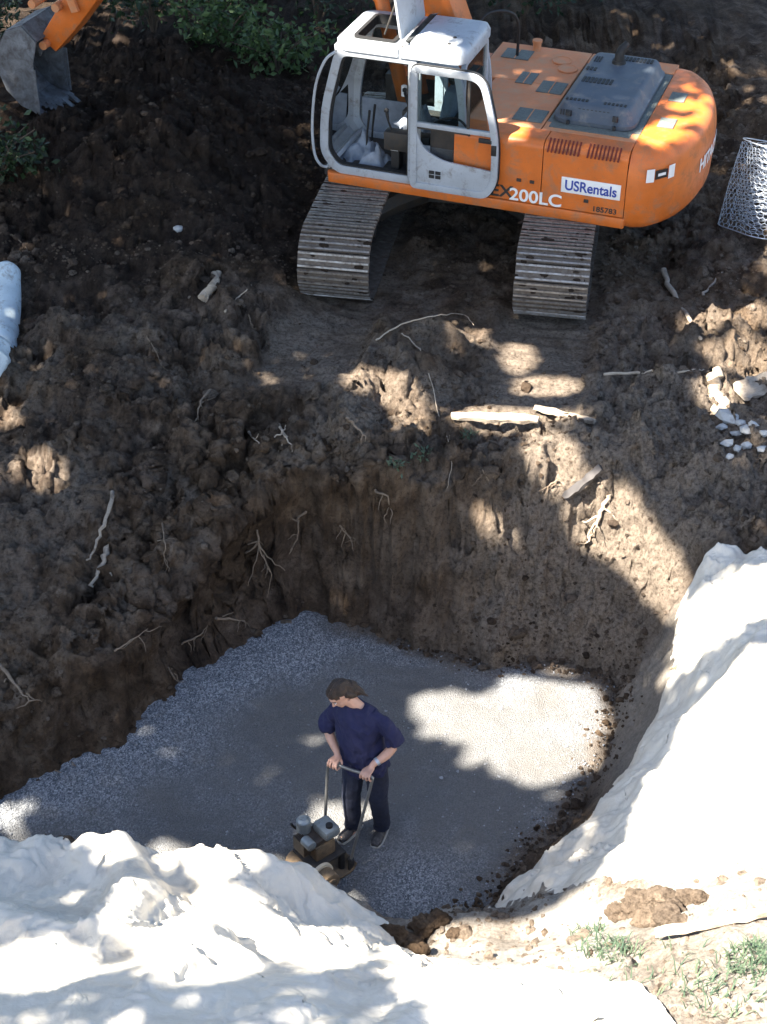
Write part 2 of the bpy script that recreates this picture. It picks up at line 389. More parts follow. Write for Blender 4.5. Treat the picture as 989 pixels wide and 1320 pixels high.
# outline of the pit floor (x, y) with the steepness of the side that rises from each corner
PIT = [(-6.5,-0.35,2.2), (-4.0,-0.45,2.2), (-1.95,-0.62,2.2), (-0.95,-0.78,2.2), (-0.45,-0.86,2.2), (0.16,-1.12,1.5), (0.61,-0.95,0.95),
       (0.93,-0.72,1.1), (1.37,-0.10,1.2), (1.64,0.23,1.3), (1.94,0.72,1.5), (2.17,1.45,1.7), (2.32,1.95,2.4), (2.05,2.2,2.3), (1.58,2.37,2.2), (1.11,2.30,2.2),
       (0.66,2.46,3.0), (0.12,2.66,6.0), (-0.27,2.76,6.5), (-0.74,2.78,6.0), (-1.27,2.40,5.0), (-1.84,1.74,5.0), (-2.26,1.13,3.2), (-2.83,0.67,2.2), (-3.40,0.16,2.0), (-4.6,-0.1,2.0), (-6.5,-0.2,2.0)]
CTRL = np.array([(-6.5,1.0,1.0),(-3.45,1.36,1.0),(-3.05,1.37,.95),(-2.39,1.45,.95),(-1.98,1.9,1.05),(-1.5,2.3,1.35),(-1.05,2.75,1.62),(-.69,3.0,1.75),(-.18,3.05,1.8),(.1,3.15,1.85),
  (.5,3.5,1.95),(.96,3.6,1.98),(1.56,3.4,1.98),(2.27,3.1,1.9),(2.65,2.5,1.62),(2.9,2.2,1.5),(3.3,1.35,1.7),(3.74,3.4,2.0),(-3.65,2.73,1.55),(-2.6,3.2,1.6),(-1.6,4.0,1.85),(-.5,4.6,1.98),
  (-4.3,6.06,2.0),(-2.5,5.66,2.15),(-2.3,8.0,2.5),(-3.8,8.2,2.5),(-2.7,11.5,2.9),(-5,12,2.8),(-8,6,2.2),(-8,12,2.8),(4.6,7.7,2.1),(4.2,5.2,2.0),(6.5,5,2.2),(6.2,15.3,2.7),(4.6,15,2.7),(1,15,2.7),(-3,16,2.8),
  (2.77,-1.38,1.95),(2.3,-3.84,2.7),(2.5,-2.6,2.25),(1.55,-2.1,1.4),(1.0,-2.0,1.0),(.96,-3.5,2.2),(-.9,-3.5,2.2),(-2.3,-3.5,2.2),(-4,-3.5,2.2),(-.87,-1.35,.85),(-.3,-1.5,.75),(.2,-1.9,.8),(-2.09,-1.3,.85),(-3.4,-1.2,.8),(-6,-1.2,.8),(-2,-2.2,1.35),(0,-2.6,1.45),
  (5,0,2.6),(6,-4,3.0),(0,-7,3.0),(-5,-7,3.0),(0,-14,3.2),(-15,0,2.2),(15,0,3.4),(-15,15,3.2),(15,15,3.5),(0,26,3.6),(-12,28,4.2),(14,28,4.2),(0,60,5),(-60,0,3),(60,0,5),(-60,60,6),(60,60,6),(0,-60,3.5),(-60,-60,3),(60,-60,4)], float)
for tx, ty in [(-2.2,-1.2),(-2.2,0),(-2.2,1.2),(0,-1.5),(0,1.5),(2.2,-1.2),(2.2,1.2),(2.6,0)]:
    px = EXC_C.x + TRK_DIR[0]*tx - TRK_DIR[1]*ty; py = EXC_C.y + TRK_DIR[1]*tx + TRK_DIR[0]*ty
    CTRL = np.vstack([CTRL, (px, py, EXC_C.z + (py-EXC_C.y)*math.tan(EXC_TILT))])
_D = np.linalg.norm(CTRL[:, None, :2] - CTRL[None, :, :2], axis=2)
_n = len(CTRL); _A = np.zeros((_n+3, _n+3)); _A[:_n, :_n] = _D + np.eye(_n)*0.02
_A[:_n, _n] = 1; _A[:_n, _n+1:] = CTRL[:, :2]; _A[_n, :_n] = 1; _A[_n+1:, :_n] = CTRL[:, :2].T
_W = np.linalg.solve(_A, np.concatenate([CTRL[:, 2], np.zeros(3)]))
def plateau(x, y):
    sh = np.shape(x); x = np.ravel(x); y = np.ravel(y); out = _W[_n] + _W[_n+1]*x + _W[_n+2]*y
    for i in range(_n): out = out + _W[i]*np.hypot(x-CTRL[i, 0], y-CTRL[i, 1])
    return out.reshape(sh)
def pit_dist(x, y):
    """signed distance to the pit outline (positive outside) and the side steepness of the nearest edge"""
    sh = np.shape(x); x = np.ravel(x); y = np.ravel(y)
    best = np.full(x.shape, 1e9); sl = np.zeros(x.shape); inside = np.zeros(x.shape, bool)
    n = len(PIT)
    for i in range(n):
        ax, ay, a_s = PIT[i]; bx, by, b_s = PIT[(i+1) % n]
        dx, dy = bx-ax, by-ay; t = np.clip(((x-ax)*dx + (y-ay)*dy)/(dx*dx+dy*dy), 0, 1)
        d = np.hypot(x-ax-t*dx, y-ay-t*dy); m = d < best
        best = np.where(m, d, best); sl = np.where(m, a_s + (b_s-a_s)*t, sl)
        c = ((ay > y) != (by > y)) & (x < (bx-ax)*(y-ay)/(by-ay+1e-12) + ax); inside ^= c
    return np.where(inside, -best, best).reshape(sh), sl.reshape(sh)
def local_track(x, y):
    u = (x-EXC_C.x)*TRK_DIR[0] + (y-EXC_C.y)*TRK_DIR[1]; v = -(x-EXC_C.x)*TRK_DIR[1] + (y-EXC_C.y)*TRK_DIR[0]
    return u, v
def height(x, y):
    x = np.asarray(x, float); y = np.asarray(y, float)
    wx = x + 0.12*fbm(x*1.7, y*1.7, 0, 5, 5, .6) ; wy = y + 0.12*fbm(x*1.7, y*1.7, 0, 5, 9, .6)
    d, sl = pit_dist(wx, wy); p = plateau(x, y)
    # spoil mound between the track prints, berm left of the machine, heap by the log
    for mx, my, mr, mh in [(0.45, 5.05, .55, .26), (-.45, 4.2, .5, .14), (-1.6, 6.2, .9, .25), (-2.6, 9.2, 1.3, .45), (3.1, 3.0, .5, .1), (2.3, 3.75, .5, .12), (-3.1, 4.6, .7, .2), (-.2, 3.5, .35, .10)]:
        p = p + mh*np.exp(-((x-mx)**2 + (y-my)**2)/(mr*mr))
    dd = np.maximum(d, 0); zw = sl*dd
    k = 0.06; h = np.clip(0.5 + 0.5*(zw-p)/k, 0, 1); z = zw*(1-h) + p*h - k*h*(1-h)
    out = sstep(0.0, 0.35, dd)
    u, v = local_track(x, y)
    # smoothed strips where the tracks have run: under the machine and down towards the pit
    strip = np.maximum(sstep(.62, .45, np.abs(v-1.195)), sstep(.62, .45, np.abs(v+1.195)))
    run = strip*sstep(-4.6, -4.1, u)*sstep(2.9, 2.5, u)
    pad = sstep(2.4, 1.9, np.abs(v))*sstep(3.1, 2.5, np.abs(u))
    rough = out*(1-0.88*run)*(1-0.6*pad)
    lim = sstep(16, 9, np.hypot(x, y-3))*0.6+0.4
    near = 1-0.65*sstep(-0.9, -1.6, y)
    right = 1 - 0.6*sstep(0.0, 0.5, x-2.0)*sstep(1.6, 0.9, y)
    l1 = fbm(x*0.9, y*0.9, 0, 3, 21); l2 = fbm(x*3.1+l1, y*3.1, 0, 4, 33); l3 = 1-2*np.abs(fbm(x*7+l2*.6, y*7, 0, 4, 47))
    z = z + rough*lim*near*right*(0.20*l1 + 0.14*l2 + 0.06*(l3-0.4))
    # crumbly aggregates: packed clods of three sizes, thicker in some places than in others
    cover = sstep(-.22, .22, fbm(x*.9+5, y*.9, 0, 4, 101)); wxx = x+.05*l2; wyy = y+.05*l1
    for sc, am, sd in ((1.5, .17, 103), (2.6, .13, 105), (4.6, .080, 111), (9.0, .040, 121), (17.0, .022, 131)):
        f1, v1, ox, oy = worley(wxx*sc + .25*noise(x*sc*2.2, y*sc*2.2, 0, sd+7), wyy*sc + .25*noise(x*sc*2.2+9, y*sc*2.2, 0, sd+8), sd)
        ta = v1*37.0; face = np.clip(.75 + .9*(ox*np.cos(ta)+oy*np.sin(ta)) - .9*np.maximum(f1-.22, 0), 0, 1.2)*(.25+.95*((v1*13.7) % 1.0))
        z = z + rough*near*right*lim*am*(.10+1.05*cover)*(face-.4)
    z = z - out*0.07*run*sstep(-1.6, -2.4, u) + 0.025*run*out*sstep(-2.9, -2.4, u)
    z = z + 0.016*run*out*(np.abs(((u/0.19) % 1.0)-.5)*4-1)*(u < -2.2)*sstep(-.35, .2, fbm(x*2, y*2, 0, 2, 8)) + .02*run*out*fbm(x*6, y*6, 0, 4, 14)
    z = z + (1-out)*(-0.05 + 0.012*fbm(x*2, y*2, 0, 3, 3))
    return z

def axis(a, b, step, lo, hi):
    core = list(np.arange(a, b+1e-6, step)); t = step; x = b; up = []
    while x < hi: t *= 1.22; x += t; up.append(x)
    t = step; x = a; dn = []
    while x > lo: t *= 1.22; x -= t; dn.append(x)
    return np.array(dn[::-1] + core + up)
GX = axis(-4.5, 5.0, 0.024, -260, 260)
ya = axis(4.0, 12.5, 0.034, 3.9, 420); ya = ya[ya > 4.02]
GY = np.concatenate([axis(-4.2, 0.4, 0.045, -260, 0.41), np.arange(0.47, 4.02, 0.023), ya])
GY = np.unique(np.round(GY, 4))
gx, gy = np.meshgrid(GX, GY); gz = height(gx, gy)
# break up the steep faces sideways: bucket-tooth grooves and crumbling lumps
dzx = np.gradient(gz, GX, axis=1); dzy = np.gradient(gz, GY, axis=0); steep = sstep(1.0, 2.6, np.hypot(dzx, dzy))
nl = np.sqrt(1+dzx**2+dzy**2); nx_, ny_ = -dzx/nl, -dzy/nl
groove = fbm(gx*9, gy*3.0, gz*0.25, 3, 61) ; lump = fbm(gx*4, gy*4, gz*4, 5, 71, .62); ragged = fbm(gx*2.2, gy*2.2, gz*1.3, 3, 81)
amp = steep*(0.095*groove + 0.13*lump + 0.10*ragged)
amp = amp*(1-.9*sstep(-.5, -1.0, gy))*(1-.9*sstep(1.5, 2.1, gx+.0*gy)*sstep(1.9, 1.4, gy))
# the back-left corner is undercut below a ragged lip
hl = np.hypot(nx_, ny_)+1e-6; cut = np.exp(-(((gx+1.35)/1.25)**2 + ((gy-2.2)/.95)**2))*steep
ptop = np.maximum(plateau(gx, gy), .4); amp2 = -cut*.30*np.clip(np.sin(np.clip(gz/(ptop*.92), 0, 1)*math.pi), 0, 1)**.8 + cut*.14*sstep(.75, 1.0, gz/ptop)*(1+1.2*lump)
vx = gx + nx_*amp + nx_/hl*amp2; vy = gy + ny_*amp + ny_/hl*amp2
dpit, _ = pit_dist(gx, gy)
ny, nx = gx.shape
idx = np.arange(nx*ny).reshape(ny, nx)
faces = np.stack([idx[:-1, :-1], idx[:-1, 1:], idx[1:, 1:], idx[1:, :-1]], -1).reshape(-1, 4)
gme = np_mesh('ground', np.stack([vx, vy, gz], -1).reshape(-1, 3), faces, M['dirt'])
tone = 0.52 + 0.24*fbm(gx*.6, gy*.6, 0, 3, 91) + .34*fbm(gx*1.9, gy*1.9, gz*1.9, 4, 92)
tone = tone + 0.16*sstep(.5, -.2, np.hypot((gx-.3)/1.8, (gy-4.6)/1.5)-.6) - 0.75*sstep(5.2, 7.8, gy)*sstep(.1, -1.0, gx) - 0.2*sstep(9.5, 13, gy) - .30*steep*sstep(.2, -.6, gx)  # deep shade of the upper left and left wall is painted into the tone
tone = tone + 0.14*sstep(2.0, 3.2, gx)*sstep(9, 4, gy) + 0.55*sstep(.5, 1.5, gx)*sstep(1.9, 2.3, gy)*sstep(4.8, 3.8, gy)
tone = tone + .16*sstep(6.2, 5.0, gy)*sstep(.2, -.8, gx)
tone = np.where(gy < -0.9, tone + 0.55*sstep(-0.9, -1.5, gy), tone)
u_, v_ = local_track(gx, gy)
tone = tone + 0.22*np.maximum(sstep(.6, .4, np.abs(v_-1.195)), sstep(.6, .4, np.abs(v_+1.195)))*sstep(-4.5, -4.0, u_)*sstep(-2.0, -2.3, u_)
for sc, sd in ((4.6, 111), (9.0, 121)):
    f1, v1, ox, oy = worley(gx*sc, gy*sc, sd); tone = tone + .20*(((v1*7.3) % 1.0)-.5)*(1-steep)
set_attr(gme, 'chalk', (np.clip(.45+1.3*fbm(gx*1.6, gy*1.6, 0, 5, 95, .6), 0, .95)*sstep(-.75, -1.1, gy+.25*gx)*sstep(-.9, -.2, gx)*sstep(3.0, 1.0, gx-.4*(gy+3)) + .5*sstep(1.7, 2.2, gx)*sstep(2.1, 1.5, gy)).clip(0, .95).ravel())
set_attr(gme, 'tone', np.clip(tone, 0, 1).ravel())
ground_o = link('ground', gme); tag(ground_o, kind='structure')
BVH = BVHTree.FromPolygons([tuple(p) for p in np.stack([vx, vy, gz], -1).reshape(-1, 3)[:].tolist()], faces.tolist())
cP, sP = math.cos(PITCH), math.sin(PITCH)
def ray(u, v):
    a, b = (u-494.5)/FPX, (v-660)/FPX; return Vector((a, cP-b*sP, -sP-b*cP)).normalized()
def hit(u, v):
    """where the line of sight through a point of the photograph meets the ground, and the ground's normal there"""
    loc, nor, i, d = BVH.ray_cast(CAM, ray(u, v)); 
    return loc, (nor if nor.z > 0 else -nor)
def drop(x, y):
    loc, nor, i, d = BVH.ray_cast(Vector((x, y, 30)), Vector((0, 0, -1))); return loc, (nor if nor.z > 0 else -nor)
# regular sampling grid for fast queries
SX = np.arange(-6, 6.01, 0.04); SY = np.arange(-6, 14.01, 0.04)
_sx, _sy = np.meshgrid(SX, SY); SZ = height(_sx, _sy)
def samp(x, y):
    fx = np.clip((x-SX[0])/0.04, 0, len(SX)-1.001); fy = np.clip((y-SY[0])/0.04, 0, len(SY)-1.001)
    i = fx.astype(int); j = fy.astype(int); a = fx-i; b = fy-j
    return SZ[j, i]*(1-a)*(1-b) + SZ[j, i+1]*a*(1-b) + SZ[j+1, i]*(1-a)*b + SZ[j+1, i+1]*a*b

# ------------------------------------------------------------------ gravel bed of the pit
qx, qy = np.meshgrid(np.arange(-5.6, 2.7, 0.035), np.arange(-1.5, 3.1, 0.035))
qd, _ = pit_dist(qx, qy)
leftbank = sstep(0.9, -0.1, -qd)*sstep(-0.3, -1.0, qx)*sstep(-0.4, 0.3, qy)
qz = 0.0 + 0.02*fbm(qx*1.4, qy*1.4, 0, 4, 5) + 0.012*fbm(qx*9, qy*9, 0, 3, 8) + 0.13*leftbank - 0.03*sstep(-.25, .1, qd)*sstep(-.2, .3, qx)
qz += .05*np.exp(-((qx+.75)**2/.9+(qy-2.6)**2/.35))
qz += 0.02*np.exp(-((qx-.5)**2+(qy+.4)**2)/.3)
# drag line of the plate across the bed
ln = np.abs((qx-0.1)*0.62 - (qy-0.35)*0.78); qz -= 0.012*np.exp(-(ln/.035)**2)*sstep(-.5, .1, qx)*sstep(1.2, .7, qx)
nyq, nxq = qx.shape; qi = np.arange(nxq*nyq).reshape(nyq, nxq)
qf = np.stack([qi[:-1, :-1], qi[:-1, 1:], qi[1:, 1:], qi[1:, :-1]], -1).reshape(-1, 4)
keep = (qd.ravel()[qf] < 0.3).any(1); qf = qf[keep]
used = np.unique(qf); rem = -np.ones(nxq*nyq, int); rem[used] = np.arange(len(used))
grav = np_mesh('gravel_bed', np.stack([qx, qy, qz], -1).reshape(-1, 3)[used], rem[qf], M['gravel'])
gt = .35*np.exp(-((qx+.75)**2/.9+(qy-2.6)**2/.35)) + 0.55*leftbank + 0.4*sstep(.5, -.1, -qd)*sstep(1.2, 2.2, qy) + 0.3*np.exp(-((qx-.25)**2+(qy+.55)**2)/.25) + 0.12*fbm(qx*2, qy*2, 0, 3, 77)
set_attr(grav, 'tone', gt.ravel()[used])
soilm = sstep(-.28, .02, qd + .22*fbm(qx*3, qy*3, 0, 4, 19))*sstep(-.9, -.1, qx)*sstep(-.3, .3, qy+qx*.6) + .18*sstep(.15, .6, fbm(qx*1.2, qy*1.2, 0, 4, 23))*sstep(-1, 0, qx)
set_attr(grav, 'soil', np.clip(soilm, 0, .9).ravel()[used])
tag(link('gravel_bed', grav), kind='structure')
# ------------------------------------------------------------------ excavator
exc = empty('excavator', EXC_C)
exc.rotation_mode = 'QUATERNION'
exc.rotation_quaternion = (Matrix.Rotation(EXC_TILT, 4, 'X') @ Matrix.Rotation(R(160), 4, 'Z')).to_quaternion()
tag(exc, 'orange crawler excavator with an open pale grey cab parked above the pit', 'excavator')
XZ = lambda Y: (lambda x, z, d: (x, Y+d, z))       # outlines drawn in the machine's side plane

def shoe_mesh():
    b = MB()
    b.box((0, 0, 0.0), (0.182, 0.80, 0.016))
    for x in (-0.072, 0.0, 0.072):
        b.box((x, 0, 0.010), (0.030, 0.80, 0.012))
    b.cur = 1
    for x in (-0.072, 0.0, 0.072):
        b.box((x, 0, 0.0235), (0.020, 0.796, 0.015), taper=0.985)
    b.cur = 0
    for y in (-0.10, 0.10): b.box((0, y, -0.035), (0.17, 0.04, 0.05))
    for x in (-0.045, 0.045):
        for y in (-0.10, 0.10): b.tube([(x, y, 0.01), (x, y, 0.022)], 0.014, 6)
    return b.mesh('track_shoe', [M['shoe'], M['edge']], 30)
SHOE = shoe_mesh()
TR, TL, TZ = 0.40, 1.80, 0.455             # sprocket path radius, half distance of the wheel centres, height of the wheel centres
def track_point(s):
    """arc length -> (x, z, angle) round the track; the top run sags a little"""
    a = 2*TL; c = math.pi*TR; tot = 2*a+2*c; s %= tot
    if s < a:
        x = TL-s; sag = 0.045*math.sin(math.pi*s/a)**2
        return x, TZ+TR-sag+0.012, math.pi
    s -= a
    if s < c: t = math.pi/2 + s/TR; return -TL+TR*math.cos(t), TZ+TR*math.sin(t), t+math.pi/2
    s -= c
    if s < a: return -TL+s, TZ-TR, 2*math.pi
    s -= a; t = -math.pi/2 + s/TR; return TL+TR*math.cos(t), TZ+TR*math.sin(t), t+math.pi/2
under = R(80-160)
def track_builder(side):
    # side frame, wheels and rollers make the body of the track; each shoe is a piece of its own
    b = MB()
    b.box((0, 0, 0.44), (3.1, 0.34, 0.34)); b.box((0, 0, 0.60), (2.6, 0.24, 0.10))
    for i in range(8): b.cyl((-1.4+i*0.4, -0.2, 0.20), (-1.4+i*0.4, 0.2, 0.20), 0.085, n=12)
    for x in (-0.8, 0.8): b.cyl((x, -0.12, 0.73), (x, 0.12, 0.73), 0.06, n=12)
    t = b.build('crawler_track', M['dark'], exc)
    t.location = (math.cos(under+R(90))*1.195*side - math.cos(under)*.32, math.sin(under+R(90))*1.195*side - math.sin(under)*.32, 0); t.rotation_euler = (0, 0, under)
    for x, nm, w in ((-TL, 'idler_wheel', 0.16), (TL, 'drive_sprocket', 0.10)):
        q = MB(); q.cyl((x, -w/2, TZ), (x, w/2, TZ), 0.36, n=28); q.cyl((x, -w/2-.04, TZ), (x, w/2+.04, TZ), 0.15, n=18)
        if w < .12:
            for k in range(21):
                a = 2*math.pi*k/21; q.box((x+math.cos(a)*.365, 0, TZ+math.sin(a)*.365), (.05, .08, .05), Matrix.Rotation(-a, 3, 'Y'), 0.8)
        q.build(nm, M['dark'], t)
    tot = 4*TL + 2*math.pi*TR; n = round(tot/0.19)
    for k in range(n):
        x, z, a = track_point((k+0.35*(side > 0))*tot/n)
        o = link('track_shoe', SHOE, t)
        nrm = a - math.pi/2
        o.location = (x, random.uniform(-.004, .004), z)
        o.rotation_euler = (random.uniform(-.006, .006), -(nrm - math.pi/2) + random.uniform(-.02, .02), 0)
    mud = MB(); rr = random.Random(40+side)
    for k in range(170):
        x, z, a = track_point(rr.uniform(1.2, 6.2)); nrm = a-math.pi/2
        q_ = Matrix.Rotation(-(nrm-math.pi/2), 3, 'Y'); off = q_ @ Vector((0, 0, .018)); s_ = rr.uniform(.012, .04)
        mud.ball(Vector((x, rr.choice((rr.uniform(-.39, .39), rr.choice((-1, 1))*rr.uniform(.2, .39))), z))+off, (s_*rr.uniform(.6, 1.1), s_*rr.uniform(.8, 2.2), s_*.35), 1, q_)
    for i, p in enumerate(mud.v): mud.v[i] = (p[0]+rr.uniform(-.004, .004), p[1]+rr.uniform(-.006, .006), p[2]+rr.uniform(-.004, .004))
    tag(mud.build('caked_mud', M['dirt'], t, None), kind='stuff')
    return t
trk1 = track_builder(1); trk2 = track_builder(-1)
b = MB()
b.box((0, 0, 0.62), (1.15, 1.7, 0.30)); b.cyl((0, 0, 0.72), (0, 0, 0.93), 0.72, n=36)
for sx in (-1, 1):
    for sy in (-1, 1):
        b.tube([(sx*.35, sy*.4, .60), (sx*.75, sy*.85, .54), (sx*1.0, sy*1.1, .46)], [.19, .17, .15], 8)
cb = b.build('carbody', M['dark'], exc); cb.rotation_euler = (0, 0, under)

# --- upper structure (x forward, y left)
SZ0, SZ1 = 0.90, 1.755                       # underside and top of the side panels
b = MB()                                    # dark core that shows in the gaps between the panels
b.box((-1.0, 0, 1.30), (2.2, 2.60, 0.78)); b.box((0.65, -0.86, 1.22), (1.2, 0.9, 0.62)); b.box((0.3, 0, 0.98), (2.2, 2.5, 0.12))
b.cyl((0, 0, .88), (0, 0, .93), .9, n=32)
house = b.build('upper_frame', M['dark'], exc)
b = MB(); b.prism(round_poly([(1.32, 1.36), (1.32, 1.26), (-2.16, 1.26), (-2.16, 1.36)], .02, 2), 0.885, 1.005)
b.build('deck_skirt', M['orange'], exc, bevel=0.012)
# cab deck plate
b = MB(); b.box((0.55, 0.81, 0.955), (1.6, 0.96, 0.07)); b.build('cab_deck', M['orange'], exc, bevel=.01)
def side_panel(x0, x1, y0=1.34, name='side_door', r=0.10):
    # rounded upper edge that turns over onto the top
    prof = [(y0, SZ0+.115)]
    for k in range(7):
        a = k/6*math.pi/2; prof.append((y0-r+r*math.cos(a), SZ1-r+r*math.sin(a)))
    prof.append((y0-.30, SZ1+.004)); prof += [(y0-.30, SZ1-.02), (y0-.035, SZ1-.13), (y0-.03, SZ0+.115)]
    q = MB(); q.prism(prof, x0, x1, lambda y, z, x: (x, y, z))
    return q.build(name, M['orange'], exc, smooth=50)
d1 = side_panel(-0.19, -1.20); d2 = side_panel(-1.21, -2.14)
for dd, x in ((d1, -1.10), (d2, -1.72), (d1, -.95)):
    q = MB(); q.box((x, 1.345, 1.145 if dd is d2 else 1.27), (.05, .014, .035)); q.build('latch', M['dark'], dd)
# top panels, each with a seam round it
tops = [(-0.19, -1.08, -0.2, 1.035), (0.05, -1.08, -1.33, -0.21), (-1.09, -2.14, -1.33, -1.03), (-1.09, -2.14, 0.80, 1.035)]
for i, (xa, xb, ya_, yb) in enumerate(tops):
    q = MB(); q.layers([(xb, ya_), (xa, ya_), (xa, yb), (xb, yb)], [(SZ1-.06, 0), (SZ1-.006, 0), (SZ1+.002, .008)])
    q.build('top_panel', M['orange_dusty'], exc, smooth=30)
q = MB(); q.box((-1.615, -.11, SZ1-.03), (1.04, 1.80, .05)); q.build('engine_bay_plate', M['grille'], exc)
# right-hand front: tank and tool box seen past the cab
q = MB(); q.layers(round_poly([(1.2, -1.33), (1.2, -.42), (-.17, -.42), (-.17, -1.33)], .06, 3), [(.93, 0), (1.55, 0), (1.60, .03), (1.62, .07)]); q.build('fuel_tank', M['orange'], exc)
q = MB(); q.cyl((-.42, -1.20, SZ1), (-.42, -1.20, SZ1+.10), .05, n=14); q.cyl((-.42, -1.20, SZ1+.10), (-.42, -1.20, SZ1+.13), .06, n=14); q.build('filler_cap', M['orange_dusty'], exc)
for cx, cy in ((-.80, -.95), (-.93, -.72)):
    q = MB(); pts = [(cx+.11*math.cos(a), cy+.11*math.sin(a), SZ1+.012) for a in np.linspace(0, 2*math.pi, 25)]
    q.tube(pts, .013, 6, cap=False); q.cyl((cx, cy, SZ1), (cx, cy, SZ1+.02), .10, n=20); q.build('tank_cover', M['orange_dusty'], exc)
# perforated grey patches on the top
for x, y, sx, sy in [(-.24, -.98, .34, .30), (-.55, -.30, .20, .34), (-.90, -.12, .30, .34), (-.88, .72, .34, .34)]:
    q = MB(); q.box((x, y, SZ1+.008), (sx, sy, .012)); g = q.build('vent_grille', M['grille'], exc, bevel=.003)
    q = MB(); q.box((x, y, SZ1+.016), (.012, sy, .006)); q.build('bar', M['orange_dusty'], g)
q = MB(); q.box((-1.60, .88, SZ1+.006), (.90, .13, .010)); q.build('walkway_strip', M['grille'], exc)
for x0 in (-1.26, -1.70):                    # two rows of upright louvre slots let into the rounded edge
    q = MB()
    for k in range(9):
        x = x0 - .042*k; a = R(40)
        q.box((x, 1.34-.10+.10*math.cos(a), SZ1-.10+.10*math.sin(a)), (.018, .012, .17), Matrix.Rotation(R(50), 3, 'X'))
    q.build('louvre_slots', M['redslot'], d2)
# counterweight
CWX = -2.15
cw = [(CWX, 1.34), (-2.22, 1.33)]
for a in np.linspace(R(66), R(-66), 19): cw.append((-1.95 - .86*math.cos(a)**.8, 1.33*math.sin(a)/math.sin(R(66))*0.965))
cw += [(-2.22, -1.33), (CWX, -1.34)]
q = MB(); q.layers(cw, [(.86, .10), (.90, .04), (.98, .0), (1.26, -.012), (1.50, -.006), (1.62, .015), (1.71, .055), (1.755, .11), (1.772, .20)], lambda x, y, z: (min(x, CWX) if x > CWX-.12 and abs(y) < 1.5 and False else x, y, z))
for i, p in enumerate(q.v):
    if i % len(cw) in (0, len(cw)-1): q.v[i] = (CWX, p[1], p[2])
cwo = q.build('counterweight', M['orange'], exc, smooth=60)
for x, y in ((-2.33, -.30), (-2.36, .45)):
    q = MB(); q.box((x, y, 1.778), (.18, .26, .014)); q.build('cover_plate', M['grille'], cwo, bevel=.003)
# grey engine hood with slots, latches and exhaust
hx0, hx1, hy0, hy1 = -2.06, -1.13, -1.02, .80
q = MB(); q.layers(round_poly([(hx0, hy0), (hx1, hy0), (hx1, hy1), (hx0, hy1)], .20, 5), [(SZ1+.006, .0), (SZ1+.05, .0), (SZ1+.07, .03), (SZ1+.16, .07), (SZ1+.19, .10), (SZ1+.202, .14)])
hood = q.build('engine_hood', M['hood'], exc, smooth=35)
def slots(n, x, y, dx, sx, sy, z=SZ1+.206, rot=None, dy=0):
    q = MB()
    for k in range(n): q.box((x-dx*k, y-dy*k, z), (sx, sy, .008), rot)
    return q.build('slot_row', M['black'], hood, smooth=None)
slots(6, -1.25, .58, .045, .026, .055); slots(6, -1.68, .58, .045, .026, .055)
slots(8, -1.29, -.02, .045, .03, .15); slots(3, -1.25, -.35, .045, .028, .09); slots(3, -1.27, -.66, .03, .018, .16)
slots(10, -1.53, -.78, .042, .03, .12)
rt = Matrix.Rotation(R(-66), 3, 'X')
slots(8, -1.43, .745, .046, .026, .115, z=SZ1+.115, rot=rt)
slots(3, -1.23, .752, .03, .014, .06, z=SZ1+.115, rot=rt)
for x in (-1.33, -1.85):
    q = MB(); q.box((x, .775, SZ1+.115), (.05, .05, .14), rt); q.box((x, .82, SZ1+.02), (.035, .03, .07)); q.cyl((x-.03, .80, SZ1+.15), (x+.03, .80, SZ1+.15), .018, n=8); q.build('hood_latch', M['black'], hood, bevel=.004)
q = MB(); q.cyl((-1.55, -.63, SZ1+.19), (-1.55, -.63, SZ1+.24), .085, .075, 18)
q.tube([(-1.55, -.63, SZ1+.22), (-1.55, -.63, SZ1+.30), (-1.57, -.65, SZ1+.36), (-1.62, -.70, SZ1+.42)], [.06, .055, .05, .04], 14, cap=False)
q.build('exhaust_pipe', M['black'], hood)

# --- lettering and stickers
def text_mesh(txt, size, mat, name, parent, matrix, depth=.002, width=1.0, shear=0.0, wrap=None):
    cu = bpy.data.curves.new('t', 'FONT'); cu.body = txt; cu.size = size; cu.extrude = depth; cu.align_x = 'CENTER'; cu.align_y = 'CENTER'; cu.shear = shear; cu.offset = size*.018
    to = bpy.data.objects.new('t', cu); COL.objects.link(to)
    me = bpy.data.meshes.new_from_object(to.evaluated_get(bpy.context.evaluated_depsgraph_get())); bpy.data.objects.remove(to)
    me.transform(Matrix.Diagonal((width, 1, 1, 1)))
    if wrap:
        for v in me.vertices: v.co = wrap(v.co)
    else: me.transform(matrix)
    me.materials.clear(); me.materials.append(mat); me.name = name
    return link(name, me, parent)
def on_side(x, z, y=1.343):                  # faces the machine's left, reads towards the rear
    return Matrix(((-1, 0, 0, x), (0, 0, 1, y), (0, 1, 0, z), (0, 0, 0, 1)))
text_mesh('EX', .20, M['dark'], 'lettering', d1, on_side(-.755, 1.10), width=1.1)
text_mesh('200LC', .20, M['white'], 'lettering', d1, on_side(-1.15, 1.085), width=1.12).location.y = .002
q = MB(); q.box((-1.76, 1.343, 1.30), (.66, .006, .18)); st = q.build('rental_sign', M['white'], d2, bevel=.002)
text_mesh('USRentals', .165, M['blueink'], 'lettering', st, on_side(-1.76, 1.295, 1.348), width=.86)
text_mesh('185783', .085, M['dark'], 'lettering', d2, on_side(-1.93, 1.065), width=1.1)
